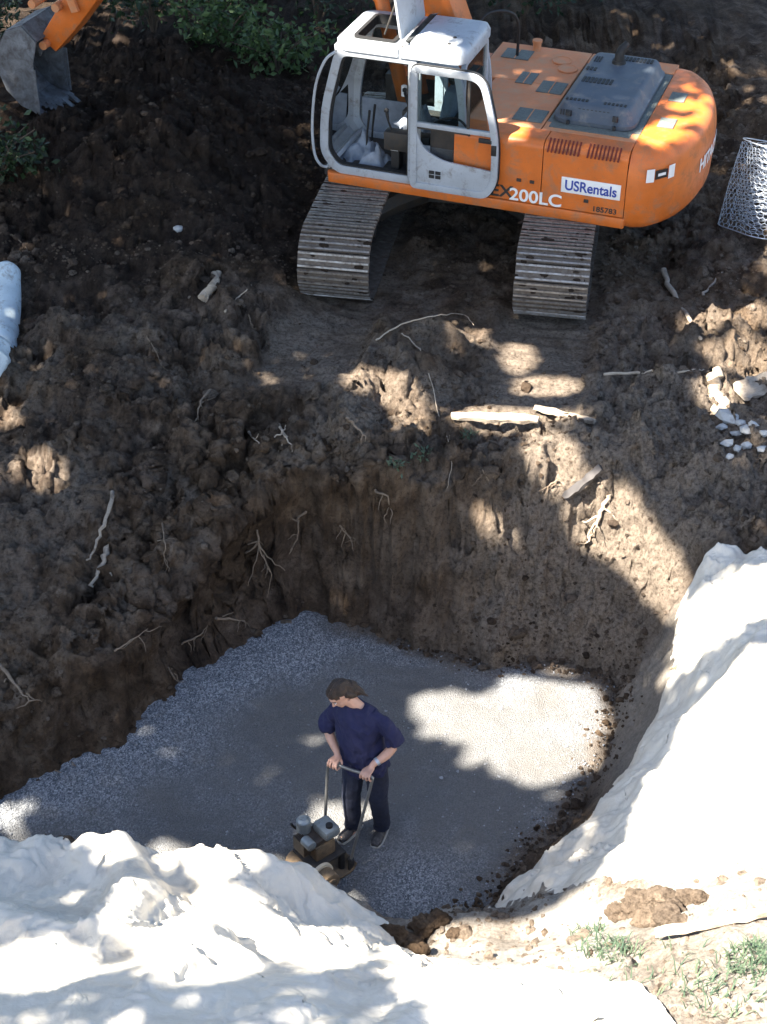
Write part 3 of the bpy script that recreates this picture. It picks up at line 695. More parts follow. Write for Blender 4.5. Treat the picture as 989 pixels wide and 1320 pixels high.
# lettering that follows the curved back of the counterweight
_cwp = [Vector((x, y)) for x, y in inset(cw, -.014)]
_len = [0]
for i in range(1, len(_cwp)): _len.append(_len[-1] + (_cwp[i]-_cwp[i-1]).length)
def along(s):
    for i in range(1, len(_cwp)):
        if s <= _len[i] or i == len(_cwp)-1:
            t = (s-_len[i-1])/(_len[i]-_len[i-1]); e = (_cwp[i]-_cwp[i-1]).normalized()
            return _cwp[i-1].lerp(_cwp[i], t), Vector((-e.y, e.x))
def wrap_at(s0, z0):
    def w(co):
        p, n = along(s0 + co.x)
        if n.dot(p-Vector((-1.9, 0))) < 0: n = -n
        p = p + n*(co.z+.004); return Vector((p.x, p.y, z0 + co.y))
    return w
text_mesh('HITACHI', .22, M['white'], 'lettering', cwo, None, width=1.05, wrap=wrap_at(1.62, 1.34))
for s0, w in ((.26, .09), (.40, .16), (.54, .09)):        # white and black reflector stickers near the corner
    q = MB(); q.box((0, 0, 0), (w, .15 if w < .1 else .10, .004)); o = q.build('reflector', M['white'] if w < .1 else M['black'], cwo, smooth=None)
    for v in o.data.vertices: v.co = wrap_at(s0, 1.52)(v.co)
q = MB(); q.box((0, 0, 0), (.10, .03, .004)); o = q.build('reflector', M['white'], cwo, smooth=None)
for v in o.data.vertices: v.co = wrap_at(.40, 1.52)(v.co + Vector((0, 0, .004)))

# --- cab
CB, CT = 1.00, 2.50
cab = empty('cab', (0, 0, 0), parent=exc)
CG = M['cabgrey']
front = round_poly([(.26, CB), (1.24, CB), (1.42, 1.22), (1.40, 1.75), (1.20, CT), (.26, CT)], [.10, .16, .2, .3, .16, .10], 6)
rearp = round_poly([(-.30, CB), (.30, CB), (.30, CT), (-.20, CT), (-.30, 2.0)], [.08, .04, .04, .16, .2], 5)
b = MB(); b.loop(front, .095, -.05, .03, XZ(1.30)); b.build('door_frame', CG, cab, bevel=.012)
b = MB(); b.loop(inset(front, .085), .028, -.062, .012, XZ(1.30)); b.build('door_seal', M['black'], cab)
b = MB(); b.loop(rearp, .075, -.04, .015, XZ(1.30)); b.build('rear_side_frame', CG, cab, bevel=.01)
b = MB(); b.prism(inset(rearp, .07), 1.275, 1.281, lambda x, z, y: (x, y, z)); b.build('side_window', M['glass'], cab)
b = MB(); b.box((.0, 1.285, 1.25), (.46, .03, .46)); b.build('side_skin', CG, cab)
# right side, front and rear
b = MB(); b.loop(inset(front, .01), .10, -.04, .02, XZ(.33)); b.loop(rearp, .075, -.03, .01, XZ(.33)); b.build('right_frame', CG, cab)
b = MB(); b.prism(inset(front, .09), .318, .324, lambda x, z, y: (x, y, z)); b.build('right_window', M['glass'], cab)
b = MB(); b.box((.55, .325, 1.27), (1.45, .02, .5)); b.build('right_skin', M['seat'], cab)
fr_pts = [(1.24, CB+.02), (1.385, 1.22), (1.37, 1.75), (1.185, CT-.05)]
b = MB()
for (xa, za), (xb_, zb) in zip(fr_pts[:-1], fr_pts[1:]):
    b.add([(xa, .36, za), (xa, 1.26, za), (xb_, 1.26, zb), (xb_, .36, zb), (xa-.006, .36, za), (xa-.006, 1.26, za), (xb_-.006, 1.26, zb), (xb_-.006, .36, zb)], [(0,1,2,3), (7,6,5,4)])
b.build('windscreen', M['glass'], cab)
for c_, s_, r_ in (((1.39, .81, 1.73), (.035, .96, .05), 0), ((1.30, .81, 1.09), (.05, .96, .14), -40), ((1.20, .81, CT-.03), (.06, .98, .07), 0)):
    b = MB(); b.box(c_, s_, Matrix.Rotation(R(r_), 3, 'Y')); b.build('front_bar', CG, cab, bevel=.008)
b = MB(); rw = round_poly([(.36, 1.62), (1.27, 1.62), (1.25, CT-.02), (.38, CT-.02)], .12, 5); b.loop(rw, .06, -.03, .02, lambda y, z, d: (-.235+d, y, z)); b.build('rear_window_frame', CG, cab)
b = MB(); b.prism(inset(rw, .05), -.245, -.239, lambda y, z, x: (x, y, z)); b.build('rear_window', M['glass'], cab)
b = MB(); b.box((-.25, .815, 1.31), (.04, .95, .62)); b.build('rear_skin', M['seat'], cab)
# roof with an open hatch
rp = round_poly([(-.28, .28), (1.20, .28), (1.20, 1.345), (-.28, 1.345)], .14, 5)
b = MB()
b.layers(round_poly([(-.28, .28), (.46, .28), (.46, 1.345), (-.28, 1.345)], [.14, .02, .02, .14], 4), [(CT-.03, .0), (CT+.05, .0), (CT+.10, .03), (CT+.125, .10)])
roof = b.build('roof', CG, cab, smooth=50)
hp = round_poly([(.47, .285), (1.22, .285), (1.22, 1.345), (.47, 1.345)], [.02, .16, .16, .02], 5)
hi = round_poly([(.56, .44), (1.06, .44), (1.06, 1.19), (.56, 1.19)], [.03, .08, .08, .03], 5); hj = round_poly([(.60, .48), (1.02, .48), (1.02, 1.15), (.60, 1.15)], [.02, .06, .06, .02], 5)
b = MB(); b.ring(hp, hi, CT-.03, CT+.06, lambda x, y, z: (x, y, z)); b.build('hatch_surround', CG, cab)
b = MB(); b.ring(hi, hj, CT-.02, CT+.085, lambda x, y, z: (x, y, z)); b.build('hatch_seal', M['black'], cab)
b = MB(); b.prism(round_poly([(.42, 0), (1.22, 0), (1.22, .66), (.42, .66)], .06, 4), 0, .03, lambda y, h, d: (.47+d+h*.16, y, CT+.11+h)); b.build('open_hatch', CG, cab, bevel=.008)
b = MB(); b.cyl((.75, 1.0, CT+.07), (.60, 1.0, CT+.50), .012, n=8); b.build('hatch_strut', M['dark'], cab)
for y in (.97, 1.17):
    b = MB(); b.cyl((-.05, y, CT+.115), (-.05, y, CT+.135), .02, n=8); b.build('roof_bolt', M['dark'], roof)
# handrail outside the windscreen edge
hr = [(1.20, 1.34, CT-.06), (1.31, 1.38, CT-.16), (1.42, 1.40, 2.05), (1.475, 1.40, 1.6), (1.46, 1.40, 1.25), (1.40, 1.38, 1.10), (1.33, 1.34, 1.06)]
def smooth_path(p, n=6):
    p = [Vector(q) for q in p]; out = []
    for i in range(len(p)-1):
        p0, p1, p2, p3 = p[max(i-1, 0)], p[i], p[i+1], p[min(i+2, len(p)-1)]
        for k in range(n):
            t = k/n; out.append(0.5*((2*p1) + (p2-p0)*t + (2*p0-5*p1+4*p2-p3)*t*t + (3*p1-p0-3*p2+p3)*t**3))
    return out + [p[-1]]
b = MB(); b.tube(smooth_path(hr), .016, 10); b.build('handrail', CG, cab)
# door swung right round and latched back along the side
dr = round_poly([(.285, CB+.03), (-.62, CB+.03), (-.73, 1.22), (-.73, 1.75), (-.55, CT-.05), (.285, CT-.05)], [.08, .20, .2, .3, .2, .08], 6)
door = empty('open_door', (0, 0, 0), parent=cab)
DY = 1.43
b = MB(); b.loop(dr, .075, -.03, .03, XZ(DY)); b.box((-.22, DY, 1.79), (.96, .045, .05)); b.build('frame', CG, door, bevel=.012)
b = MB(); b.loop(inset(dr, -.012), .02, -.035, -.005, XZ(DY)); b.build('seal', M['black'], door)
low = round_poly([(.23, CB+.08), (-.62, CB+.08), (-.68, 1.24), (-.68, 1.36), (-.08, 1.40), (.15, 1.52), (.23, 1.75)], [.04, .1, .05, .02, .2, .15, .03], 5)
b = MB(); b.prism(low, DY-.012, DY+.015, lambda x, z, y: (x, y, z)); b.build('lower_panel', CG, door, bevel=.006)
b = MB(); b.prism([(.22, 1.81), (-.60, 1.81), (-.52, CT-.12), (.22, CT-.12)], DY-.004, DY+.002, lambda x, z, y: (x, y, z)); b.build('window_pane', M['glass'], door)
b = MB(); b.box((-.37, DY-.005, 2.08), (.028, .03, .62)); b.box((-.07, DY-.006, 1.755), (.62, .035, .03)); b.build('sash', M['dark'], door)
b = MB()
for k in range(2):
    for j in range(2): b.box((.03-.075*k, DY+.018, 1.20+.05*j), (.06, .012, .038))
b.build('speaker_vent', M['black'], door)
b = MB(); b.tube(smooth_path([(.06, DY-.03, 1.74), (.02, DY-.10, 1.80), (-.18, DY-.12, 1.86), (-.32, DY-.09, 1.80), (-.38, DY-.03, 1.72)]), .014, 8); b.build('pull_handle', M['black'], door)
b = MB(); b.box((-.58, DY+.015, 1.71), (.16, .03, .05)); b.box((-.68, DY+.02, 1.62), (.06, .04, .12)); b.build('door_latch', M['black'], door, bevel=.006)
for z in (1.15, 2.30):
    b = MB(); b.cyl((.30, DY-.03, z-.06), (.30, DY-.03, z+.06), .022, n=10); b.build('hinge', CG, door)
# interior
b = MB(); b.box((.55, .81, CB+.005), (1.5, .92, .03)); b.build('floor_mat', M['mat'], cab)
seat = MB(); seat.box((.30, .80, 1.40), (.52, .50, .15)); seat = seat.build('operator_seat', M['seat'], cab, bevel=.05)
b = MB(); b.box((.02, .80, 1.74), (.14, .48, .62), Matrix.Rotation(R(-10), 3, 'Y')); b.build('backrest', M['seat'], seat, bevel=.05)
b = MB(); b.box((.30, .80, 1.17), (.40, .40, .30)); b.build('seat_base', M['dark'], seat, bevel=.01)
b = MB(); b.ball((.0, .80, 2.12), (.06, .13, .09), 2); b.build('headrest', M['dark'], seat)
for y in (.50, 1.12):
    b = MB(); b.box((.42, y, 1.42), (.55, .15, .22)); c_ = b.build('control_console', M['dark'], cab, bevel=.02)
    b = MB(); b.tube([(.62, y, 1.52), (.66, y, 1.62), (.68, y, 1.72)], [.012, .012, .022], 8); b.ball((.685, y, 1.75), .032, 1); b.build('lever', M['black'], c_)
b = MB()
for y in (.72, .90):
    b.tube([(1.02, y, CB+.02), (1.0, y, 1.35), (.97, y, 1.62)], [.012, .012, .016], 8); b.box((1.08, y, CB+.05), (.20, .10, .02), Matrix.Rotation(R(-20), 3, 'Y'))
b.build('travel_levers', M['black'], cab)
b = MB(); b.box((.56, 1.10, 1.24), (.10, .16, .46)); b.box((.56, 1.10, 1.05), (.30, .24, .07)); st_ = b.build('pedestal', M['black'], cab, bevel=.01)
b = MB(); b.box((.565, 1.185, 1.36), (.09, .01, .09)); b.build('notice', M['white'], st_)
# rumpled coat thrown over the floor and seat
def rag(n, c, sx, sy, h, seed):
    u = np.linspace(-1, 1, n); U, V = np.meshgrid(u, u)
    Z = h*(fbm(U*2.2, V*2.2, 0, 4, seed)+.45)*sstep(1.15, .55, np.hypot(U, V))
    X = c[0]+U*sx*(1+.25*noise(V*2, U, 0, seed+3)); Y = c[1]+V*sy*(1+.25*noise(U*2, V, 0, seed+5)); Z = c[2]+Z
    i = np.arange(n*n).reshape(n, n); f = np.stack([i[:-1, :-1], i[:-1, 1:], i[1:, 1:], i[1:, :-1]], -1).reshape(-1, 4)
    return np.stack([X, Y, Z], -1).reshape(-1, 3), f
v, f = rag(26, (.95, .95, CB+.03), .30, .26, .30, 4); link('rumpled_coat', np_mesh('rumpled_coat', v, f, M['seat']), cab)
v, f = rag(22, (.36, .82, 1.47), .30, .28, .22, 9); link('seat_throw', np_mesh('seat_throw', v, f, M['seat']), seat)
b = MB(); b.cyl((.74, .36, 1.62), (.74, .36, 1.74), .035, n=12); b.build('cup', M['white'], cab)
# black hose loop behind the cab
b = MB(); b.tube(smooth_path([(.16, -.30, 1.65), (.14, -.42, 2.1), (.06, -.55, 2.34), (-.14, -.72, 2.36), (-.26, -.85, 2.2), (-.25, -.92, 1.76)], 8), .018, 8); b.build('hydraulic_hose', M['black'], exc)

# --- boom, arm and bucket (bent in the machine's middle plane)
def beam(path, wid, y, name, mat, parent):
    """box girder: path of (x, z, depth)"""
    n = len(path); top = []; bot = []
    for i, (x, z, d) in enumerate(path):
        a = Vector(path[max(i-1, 0)][:2]); c = Vector(path[min(i+1, n-1)][:2]); t = (c-a).normalized(); nn = Vector((-t.y, t.x))
        top.append((x+nn.x*d/2, z+nn.y*d/2)); bot.append((x-nn.x*d/2, z-nn.y*d/2))
    q = MB(); vs = []; fs = []
    for s in (-1, 1):
        for p in top: vs.append((p[0], y+s*wid/2, p[1]))
        for p in bot: vs.append((p[0], y+s*wid/2, p[1]))
    for i in range(n-1):
        fs += [(i, i+1, n+i+1, n+i), (2*n+i, 3*n+i, 3*n+i+1, 2*n+i+1), (i, 2*n+i, 2*n+i+1, i+1), (n+i, n+i+1, 3*n+i+1, 3*n+i)]
    fs += [(0, n, 3*n, 2*n), (n-1, 3*n-1, 4*n-1, 2*n-1)]
    q.add(vs, fs); return q.build(name, mat, parent, bevel=.015)
YB = -.13
boom = beam([(.10, 1.55, .34), (.35, 2.1, .55), (.75, 3.0, .62), (1.25, 3.85, .66), (1.8, 4.25, .62), (2.6, 4.33, .5), (3.5, 4.15, .32)], .46, YB, 'boom', M['orange'], exc)
arm = beam([(2.95, 4.60, .22), (3.5, 4.12, .52), (4.1, 3.45, .55), (4.75, 2.60, .42), (5.38, 1.80, .32), (5.66, 1.48, .26)], .34, YB, 'arm', M['orange'], exc)
def cylinder(a, c, r, y, parent, split=.55):
    a, c = Vector(a), Vector(c); m = a.lerp(c, split)
    q = MB(); q.cyl((a.x, y, a.y), (m.x, y, m.y), r, n=14); q.cyl((m.x, y, m.y), (m.x+(c-a).normalized().x*.05, y, m.y+(c-a).normalized().y*.05), r*1.15, n=14)
    o = q.build('hydraulic_cylinder', M['orange'], parent)
    q = MB(); q.cyl((m.x, y, m.y), (c.x, y, c.y), r*.55, n=12); q.build('piston_rod', M['edge'], o)
for y in (YB-.34, YB+.34): cylinder((.75, 1.35), (1.35, 3.75), .085, y, exc)
cylinder((1.5, 4.65), (2.92, 4.68), .085, YB, exc)
cylinder((3.4, 4.62), (4.92, 3.02), .07, YB, exc)
b = MB(); b.tube(smooth_path([(.4, .05, 2.3), (.75, .1, 3.2), (1.3, .12, 4.0), (2.2, .12, 4.62)], 5), .022, 6); b.build('boom_pipe', M['orange'], boom)
lk = MB()
for s in (-1, 1):
    lk.box((5.29, YB+s*.22, 2.62), (.10, .05, .80), Matrix.Rotation(R(18), 3, 'Y')); lk.box((5.57, YB+s*.14, 2.60), (.09, .05, .70), Matrix.Rotation(R(-32), 3, 'Y'))
for x, z in ((5.17, 2.98), (5.42, 2.27), (5.39, 2.95), (5.75, 2.28), (5.67, 1.76)): lk.cyl((x, YB-.28, z), (x, YB+.28, z), .055, n=12)
lk.build('bucket_linkage', M['orange_dusty'], exc).location.z = -.26
bw = .98
prof = [(5.61, 1.98), (5.93, 2.10), (6.17, 1.86), (6.23, 1.48), (6.13, 1.12), (5.89, .86), (5.57, .74), (5.20, .78), (5.25, .86), (5.45, 1.25), (5.57, 1.62)]
bk = MB(); n_ = 8
shell = prof[:8]
for i in range(len(shell)-1):
    (xa, za), (xb_, zb) = shell[i], shell[i+1]; t = (Vector((xb_, zb))-Vector((xa, za))).normalized()*1.0; nn = Vector((-t.y, t.x))*.022
    q4 = [(xa, za), (xb_, zb), (xb_+nn.x, zb+nn.y), (xa+nn.x, za+nn.y)]
    bk.prism(q4, YB-bw/2, YB+bw/2, lambda x, z, y: (x, y, z))
bucket = bk.build('bucket', M['bucket'], exc, smooth=40); BS = .76; bucket.matrix_local = Matrix.Translation((5.80, YB, 1.44)) @ Matrix.Rotation(R(-24), 4, 'Y') @ Matrix.Scale(BS, 4) @ Matrix.Translation((-5.67, -YB, -1.76))
for s in (-1, 1):
    q = MB(); q.prism(prof, YB+s*(bw/2+.002), YB+s*(bw/2+.030), lambda x, z, y: (x, y, z)); q.build('side_plate', M['bucket'], bucket, bevel=.004)
    q = MB(); q.prism([(5.59, 1.62), (5.89, 1.98), (5.75, 2.05), (5.57, 1.88)], YB+s*.20, YB+s*.245, lambda x, z, y: (x, y, z)); q.build('hanger_lug', M['bucket'], bucket)
    q = MB(); q.prism([(5.27, .80), (5.55, 1.48), (5.49, 1.52), (5.19, .82)], YB+s*(bw/2+.033), YB+s*(bw/2+.055), lambda x, z, y: (x, y, z)); q.build('side_cutter', M['bucket'], bucket)
q = MB(); q.box((5.21, YB, .775), (.20, bw+.05, .035), Matrix.Rotation(R(3), 3, 'Y')); q.build('cutting_edge', M['bucket'], bucket)
for k in range(5):
    y = YB - bw/2 + .07 + k*(bw-.14)/4
    q = MB(); q.prism([(5.17, .815), (4.95, .775), (4.95, .765), (5.17, .735)], y-.05, y+.05, lambda x, z, yy: (x, yy, z)); q.build('tooth', M['bucket'], bucket)
# ------------------------------------------------------------------ man guiding the plate compactor
M['skin'] = paint('skin', (0.52, 0.30, 0.22), 0.5, 0.10, 10)
M['hair'] = paint('brown_hair', (0.034, 0.019, 0.012), 0.42, 0.8, 26, bmp=0.8)
M['shirt'] = paint('navy_cotton', (0.011, 0.013, 0.052), 0.92, 0.18, 9, bmp=0.35)
M['jeans'] = paint('dark_denim', (0.014, 0.018, 0.038), 0.9, 0.35, 8, bmp=0.35)
M['boot'] = paint('dark_boot_leather', (0.035, 0.032, 0.035), 0.55, 0.3, 12, dirt=(0.16, 0.15, 0.14), dirt_amt=0.4)
M['sole'] = paint('pale_sole', (0.38, 0.37, 0.34), 0.8, 0.15)
MAN_YAW = math.atan2(-.87, -.49); MAN_P = Vector((-.15, 0, .005))
man = empty('person', MAN_P, (0, 0, MAN_YAW))
tag(man, 'person in navy t-shirt and dark jeans standing in the pit holding the compactor handle', 'person')
def limb(mb, pts, rad, n=12):
    p = smooth_path(pts, 4); k = len(p); r = np.interp(np.linspace(0, 1, k), np.linspace(0, 1, len(rad)), rad); mb.tube(p, list(r), n)
BARX, BARZ = .285, .985
GR = Vector((BARX, -.135, BARZ)); GL = Vector((BARX-.02, .165, BARZ-.005))
bd = MB()
# trunk, hips and legs under the clothes
bd.loft([((-.01, 0, .84), (0, .15, 0), (.11, 0, 0)), ((-.01, 0, .96), (0, .165, 0), (.125, 0, 0)), ((.02, -.02, 1.10), (0, .16, 0), (.125, 0, 0)), ((.03, -.04, 1.26), (.02, .17, 0), (.115, -.03, 0)), ((.035, -.055, 1.37), (-.04, .145, 0), (.090, .03, 0)), ((.03, -.065, 1.45), (-.03, .10, 0), (.07, .02, 0))], 20)
limb(bd, [(.0, -.09, .92), (.045, -.095, .68), (.075, -.10, .49), (.06, -.10, .28), (.05, -.10, .10)], [.085, .078, .058, .052, .042])
limb(bd, [(.0, .09, .92), (.0, .11, .68), (.005, .125, .49), (-.03, .125, .28), (-.05, .125, .10)], [.085, .078, .058, .052, .042])
for x, y in ((.05, -.105), (-.05, .13)):
    limb(bd, [(x-.05, y, .05), (x+.04, y, .05), (x+.15, y+(.02 if y > 0 else -.03), .035)], [.035, .042, .03])
# neck and head, bent forward and to the right, looking down at the machine
limb(bd, [(.015, -.065, 1.42), (.045, -.10, 1.49), (.075, -.13, 1.545)], [.065, .058, .055])
HR = (Matrix.Rotation(R(-22), 3, 'Z') @ Matrix.Rotation(R(36), 3, 'Y') @ Matrix.Rotation(R(8), 3, 'X')).to_3x3()
HC = Vector((.115, -.165, 1.60))
hp_ = lambda x, y, z: HC + HR @ Vector((x, y, z))
bd.ball(hp_(-.01, 0, .03), (.098, .078, .088), 3, HR); bd.ball(hp_(.03, 0, -.045), (.062, .058, .068), 2, HR)
bd.ball(hp_(.055, 0, -.085), (.032, .036, .026), 2, HR)                              # chin
bd.tube([hp_(.085, 0, .01), hp_(.108, 0, -.03), hp_(.088, 0, -.042)], [.010, .016, .012], 8)  # nose
bd.tube([hp_(.078, -.04, .025), hp_(.09, 0, .028), hp_(.078, .04, .025)], .012, 8)            # brow
bd.tube([hp_(.078, -.022, -.068), hp_(.088, 0, -.068), hp_(.078, .022, -.068)], .008, 6)      # lips
for s in (-1, 1): bd.ball(hp_(-.012, s*.078, -.01), (.020, .010, .032), 2, HR)               # ears
# arms
limb(bd, [(.06, -.20, 1.375), (.078, -.295, 1.25), (.075, -.315, 1.13)], [.042, .046, .042])
limb(bd, [(.075, -.315, 1.13), (.13, -.25, 1.08), (.195, -.16, 1.035)], [.043, .042, .028])
limb(bd, [(.0, .10, 1.375), (-.008, .218, 1.25), (-.005, .265, 1.13)], [.042, .046, .042])
limb(bd, [(-.005, .265, 1.13), (.08, .235, 1.08), (.175, .175, 1.035)], [.043, .042, .028])
def hand(g, wrist, inner):
    w = Vector(wrist)
    bd.ball(g + Vector((-.045, 0, .028)), (.050, .042, .018), 2); bd.tube([w, g + Vector((-.06, 0, .03))], [.027, .026], 10)
    for i, (yo, l) in enumerate(((-.034, .92), (-.011, 1.0), (.012, .98), (.034, .82))):
        yo = yo*inner
        P = [(-.03, .030), (.012*l, .034), (.040*l, .012), (.034*l, -.022), (.004, -.030)]
        bd.tube(smooth_path([g + Vector((a, yo*(1+.1*k), c)) for k, (a, c) in enumerate(P)], 3), list(np.linspace(.0105, .0085, 13)), 8)
    bd.tube(smooth_path([g + Vector((-.055, -.028*inner, .022)), g + Vector((-.035, -.055*inner, .004)), g + Vector((-.008, -.052*inner, -.022)), g + Vector((.014, -.040*inner, -.030))], 3), list(np.linspace(.014, .010, 10)), 8)
hand(GR, (.195, -.16, 1.035), -1); hand(GL, (.175, .175, 1.035), 1)
remesh(bd, 'body', M['skin'], man, .0062, 3)
for s in (-1, 1):
    q = MB(); q.ball(hp_(.083, s*.031, .005), (.010, .014, .008), 1, HR); q.build('eye', M['white'], man)
    q = MB(); q.ball(hp_(.091, s*.031, .004), .005, 1); q.build('pupil', M['black'], man)
    q = MB(); q.tube([hp_(.086, s*.014, .024), hp_(.092, s*.03, .030), hp_(.080, s*.052, .024)], .005, 6); q.build('eyebrow', M['hair'], man)
# hair: cap over the skull, fringe, and long hair down the back of the neck
hb = MB()
hb.ball(hp_(-.020, 0, .044), (.101, .084, .082), 3, HR); hb.ball(hp_(-.060, 0, .0), (.064, .077, .082), 3, HR)
hb.ball(hp_(.035, 0, .072), (.052, .066, .040), 3, HR)
hb.tube([hp_(-.08, 0, -.01), hp_(-.10, .0, -.07), hp_(-.105, .012, -.12), hp_(-.125, .02, -.165)], [.062, .056, .046, .02], 12)
for k in range(6): hb.tube(smooth_path([hp_(-.085, -.05+.02*k, -.05), hp_(-.112, -.045+.02*k, -.12), hp_(-.13, -.04+.02*k+.01*(k % 2), -.185-.012*(k % 3))], 3), [.02, .019, .018, .016, .012, .007, .004], 6)
for s in (-1, 1): hb.tube([hp_(-.02, s*.075, .02), hp_(-.045, s*.078, -.03), hp_(-.07, s*.07, -.085)], [.028, .028, .014], 8)
def hair_disp(co, no):
    d = np.array([list(HR.transposed() @ (Vector(c)-HC)) for c in co])
    n = fbm(d[:, 0]*12+d[:, 2]*6, d[:, 1]*80, d[:, 2]*9, 3, 3); return co + no*(n*.011)[:, None]
remesh(hb, 'hair', M['hair'], man, .0058, 2, hair_disp)
# t-shirt: loose, belly forward, sleeves to just above the elbow, hem below the belt
sb = MB()
sb.loft([((.015, .01, .815), (0, .205, 0), (.160, 0, 0)), ((.02, .005, .90), (0, .197, 0), (.163, 0, 0)), ((.035, -.01, 1.02), (.01, .193, 0), (.166, -.01, 0)), ((.035, -.025, 1.15), (.01, .193, 0), (.165, -.02, 0)),
         ((.035, -.042, 1.28), (-.01, .194, 0), (.146, .0, 0)), ((.035, -.055, 1.375), (-.045, .188, 0), (.120, .02, 0)), ((.032, -.066, 1.440), (-.03, .130, 0), (.090, .02, 0)), ((.03, -.075, 1.472), (-.02, .085, 0), (.072, .02, 0))], 28)
limb(sb, [(.045, -.165, 1.395), (.07, -.255, 1.335), (.08, -.305, 1.24), (.082, -.328, 1.16)], [.056, .064, .068, .075])
limb(sb, [(.005, .065, 1.395), (-.005, .165, 1.335), (-.008, .228, 1.24), (-.006, .268, 1.16)], [.056, .064, .068, .075])
def cloth_disp(co, no):
    x, y, z = co[:, 0], co[:, 1], co[:, 2]
    n = 1-2*np.abs(fbm(x*5+z*4, y*8+z*3.5, z*4.2, 3, 5)); m = fbm(x*14, y*14, z*8, 2, 8); arm = sstep(.15, .24, np.abs(y+.03))
    low = sstep(1.35, .9, z); return co + no*((n-.45)*(.021+.020*low+.014*arm) + m*.005)[:, None]
remesh(sb, 'tshirt', M['shirt'], man, .0085, 4, cloth_disp)
jb = MB()
jb.loft([((-.005, .01, .78), (0, .16, 0), (.125, 0, 0)), ((-.005, 0, .90), (0, .178, 0), (.138, 0, 0)), ((.0, 0, 1.0), (0, .17, 0), (.13, 0, 0))], 22)
limb(jb, [(.0, -.088, .90), (.045, -.095, .68), (.078, -.10, .49), (.06, -.10, .28), (.05, -.10, .095)], [.100, .098, .080, .076, .074])
limb(jb, [(.0, .092, .90), (.0, .112, .68), (.008, .125, .49), (-.03, .125, .28), (-.05, .128, .095)], [.100, .098, .080, .076, .074])
def jean_disp(co, no):
    x, y, z = co[:, 0], co[:, 1], co[:, 2]; n = 1-2*np.abs(fbm(x*6, y*6, z*9, 3, 15)); k = .35 + np.exp(-((z-.5)/.12)**2)*.8 + sstep(.3, .1, z)
    return co + no*((n-.45)*.010*k)[:, None]
remesh(jb, 'jeans', M['jeans'], man, .0085, 4, jean_disp)
for x, y, tw in ((.05, -.105, -.18), (-.05, .13, .12)):
    rz = Matrix.Rotation(tw, 3, 'Z'); T = lambda a, c, h: Vector((x, y, 0)) + rz @ Vector((a, c, h))
    q = MB(); q.loft([(T(-.105, 0, .05), rz @ Vector((0, .025, 0)), (0, 0, .03)), (T(-.08, 0, .058), rz @ Vector((0, .042, 0)), (0, 0, .05)), (T(-.01, 0, .07), rz @ Vector((0, .045, 0)), (0, 0, .062)), (T(.06, 0, .052), rz @ Vector((0, .047, 0)), (0, 0, .045)), (T(.13, 0, .042), rz @ Vector((0, .05, 0)), (0, 0, .034)), (T(.175, 0, .032), rz @ Vector((0, .032, 0)), (0, 0, .02))], 18)
    sh = remesh(q, 'boot', M['boot'], man, .007, 2)
    pts = [(-.112, -.03), (-.112, .03), (-.02, .046), (.10, .055), (.165, .042), (.188, 0), (.165, -.042), (.10, -.052), (-.02, -.044)]
    q = MB(); q.prism([tuple((T(a, c, 0)).xy) for a, c in pts], 0.0, .026); q.build('sole', M['sole'], sh, bevel=.004)
q = MB(); wv = (Vector((.175, .175, 1.035))-Vector((.08, .235, 1.08))).normalized(); c0 = Vector((.145, .194, 1.048))
q.cyl(c0-wv*.013, c0+wv*.013, .036, n=18); wt = q.build('wristwatch', M['wire'], man)

# ------------------------------------------------------------------ plate compactor
M['tan'] = paint('rusty_tan_steel', (0.22, 0.15, 0.085), 0.75, 0.35, 7, dirt=(0.075, 0.06, 0.048), dirt_amt=0.75)
M['cream'] = paint('cream_paint', (0.62, 0.54, 0.40), 0.5, 0.1)
M['alu'] = paint('cast_aluminium', (0.27, 0.30, 0.31), 0.45, 0.2, 9, metal=0.4, dirt=(0.12, 0.11, 0.10), dirt_amt=0.3)
M['brownblk'] = paint('oily_engine_block', (0.055, 0.042, 0.034), 0.5, 0.4, 12)
COMP_YAW = MAN_YAW - R(22); CP = Vector((-.585, -.455, .022))
comp = empty('plate_compactor', CP, (0, 0, COMP_YAW)); tag(comp, 'small petrol plate compactor with a long tubular handle on the gravel bed', 'plate compactor')
prof_ = [(-.30, .075), (-.27, .018), (-.23, .0), (.22, .0), (.28, .02), (.325, .09), (.310, .098), (.27, .036), (.22, .016), (-.22, .016), (-.26, .030), (-.288, .08)]
q = MB(); q.prism(prof_, -.21, .21, lambda x, z, y: (x, y, z)); q.build('base_plate', M['tan'], comp, bevel=.003)
q = MB(); q.cyl((.10, -.16, .11), (.10, .16, .11), .078, n=24); q.cyl((.10, .16, .11), (.10, .19, .11), .05, n=18); q.box((.10, 0, .05), (.20, .26, .06)); ex_ = q.build('exciter_housing', M['tan'], comp, bevel=.004)
q = MB(); q.cyl((.06, .215, .17), (.06, .33, .17), .088, n=28); q.cyl((.06, .33, .17), (.06, .345, .17), .05, n=20); q.build('pulley_drum', M['tan'], comp, bevel=.008)
q = MB(); q.cyl((.06, .180, .17), (.06, .212, .17), .108, n=32); q.build('belt_guard', M['cream'], comp, bevel=.006)
q = MB(); q.box((-.06, 0, .200), (.34, .30, .022)); q.build('engine_deck', M['dark'], comp, bevel=.004)
for x in (-.2, .08):
    for y in (-.12, .12): q = MB(); q.cyl((x, y, .016), (x, y, .19), .028, n=12); q.build('rubber_mount', M['black'], comp)
q = MB(); q.box((-.06, .0, .285), (.20, .20, .15)); q.build('crankcase', M['tan'], comp, bevel=.014)
for k in range(6):
    q = MB(); q.box((.065+.013*k, -.02, .36), (.006, .15, .14)); q.build('cooling_fin', M['brownblk'], comp)
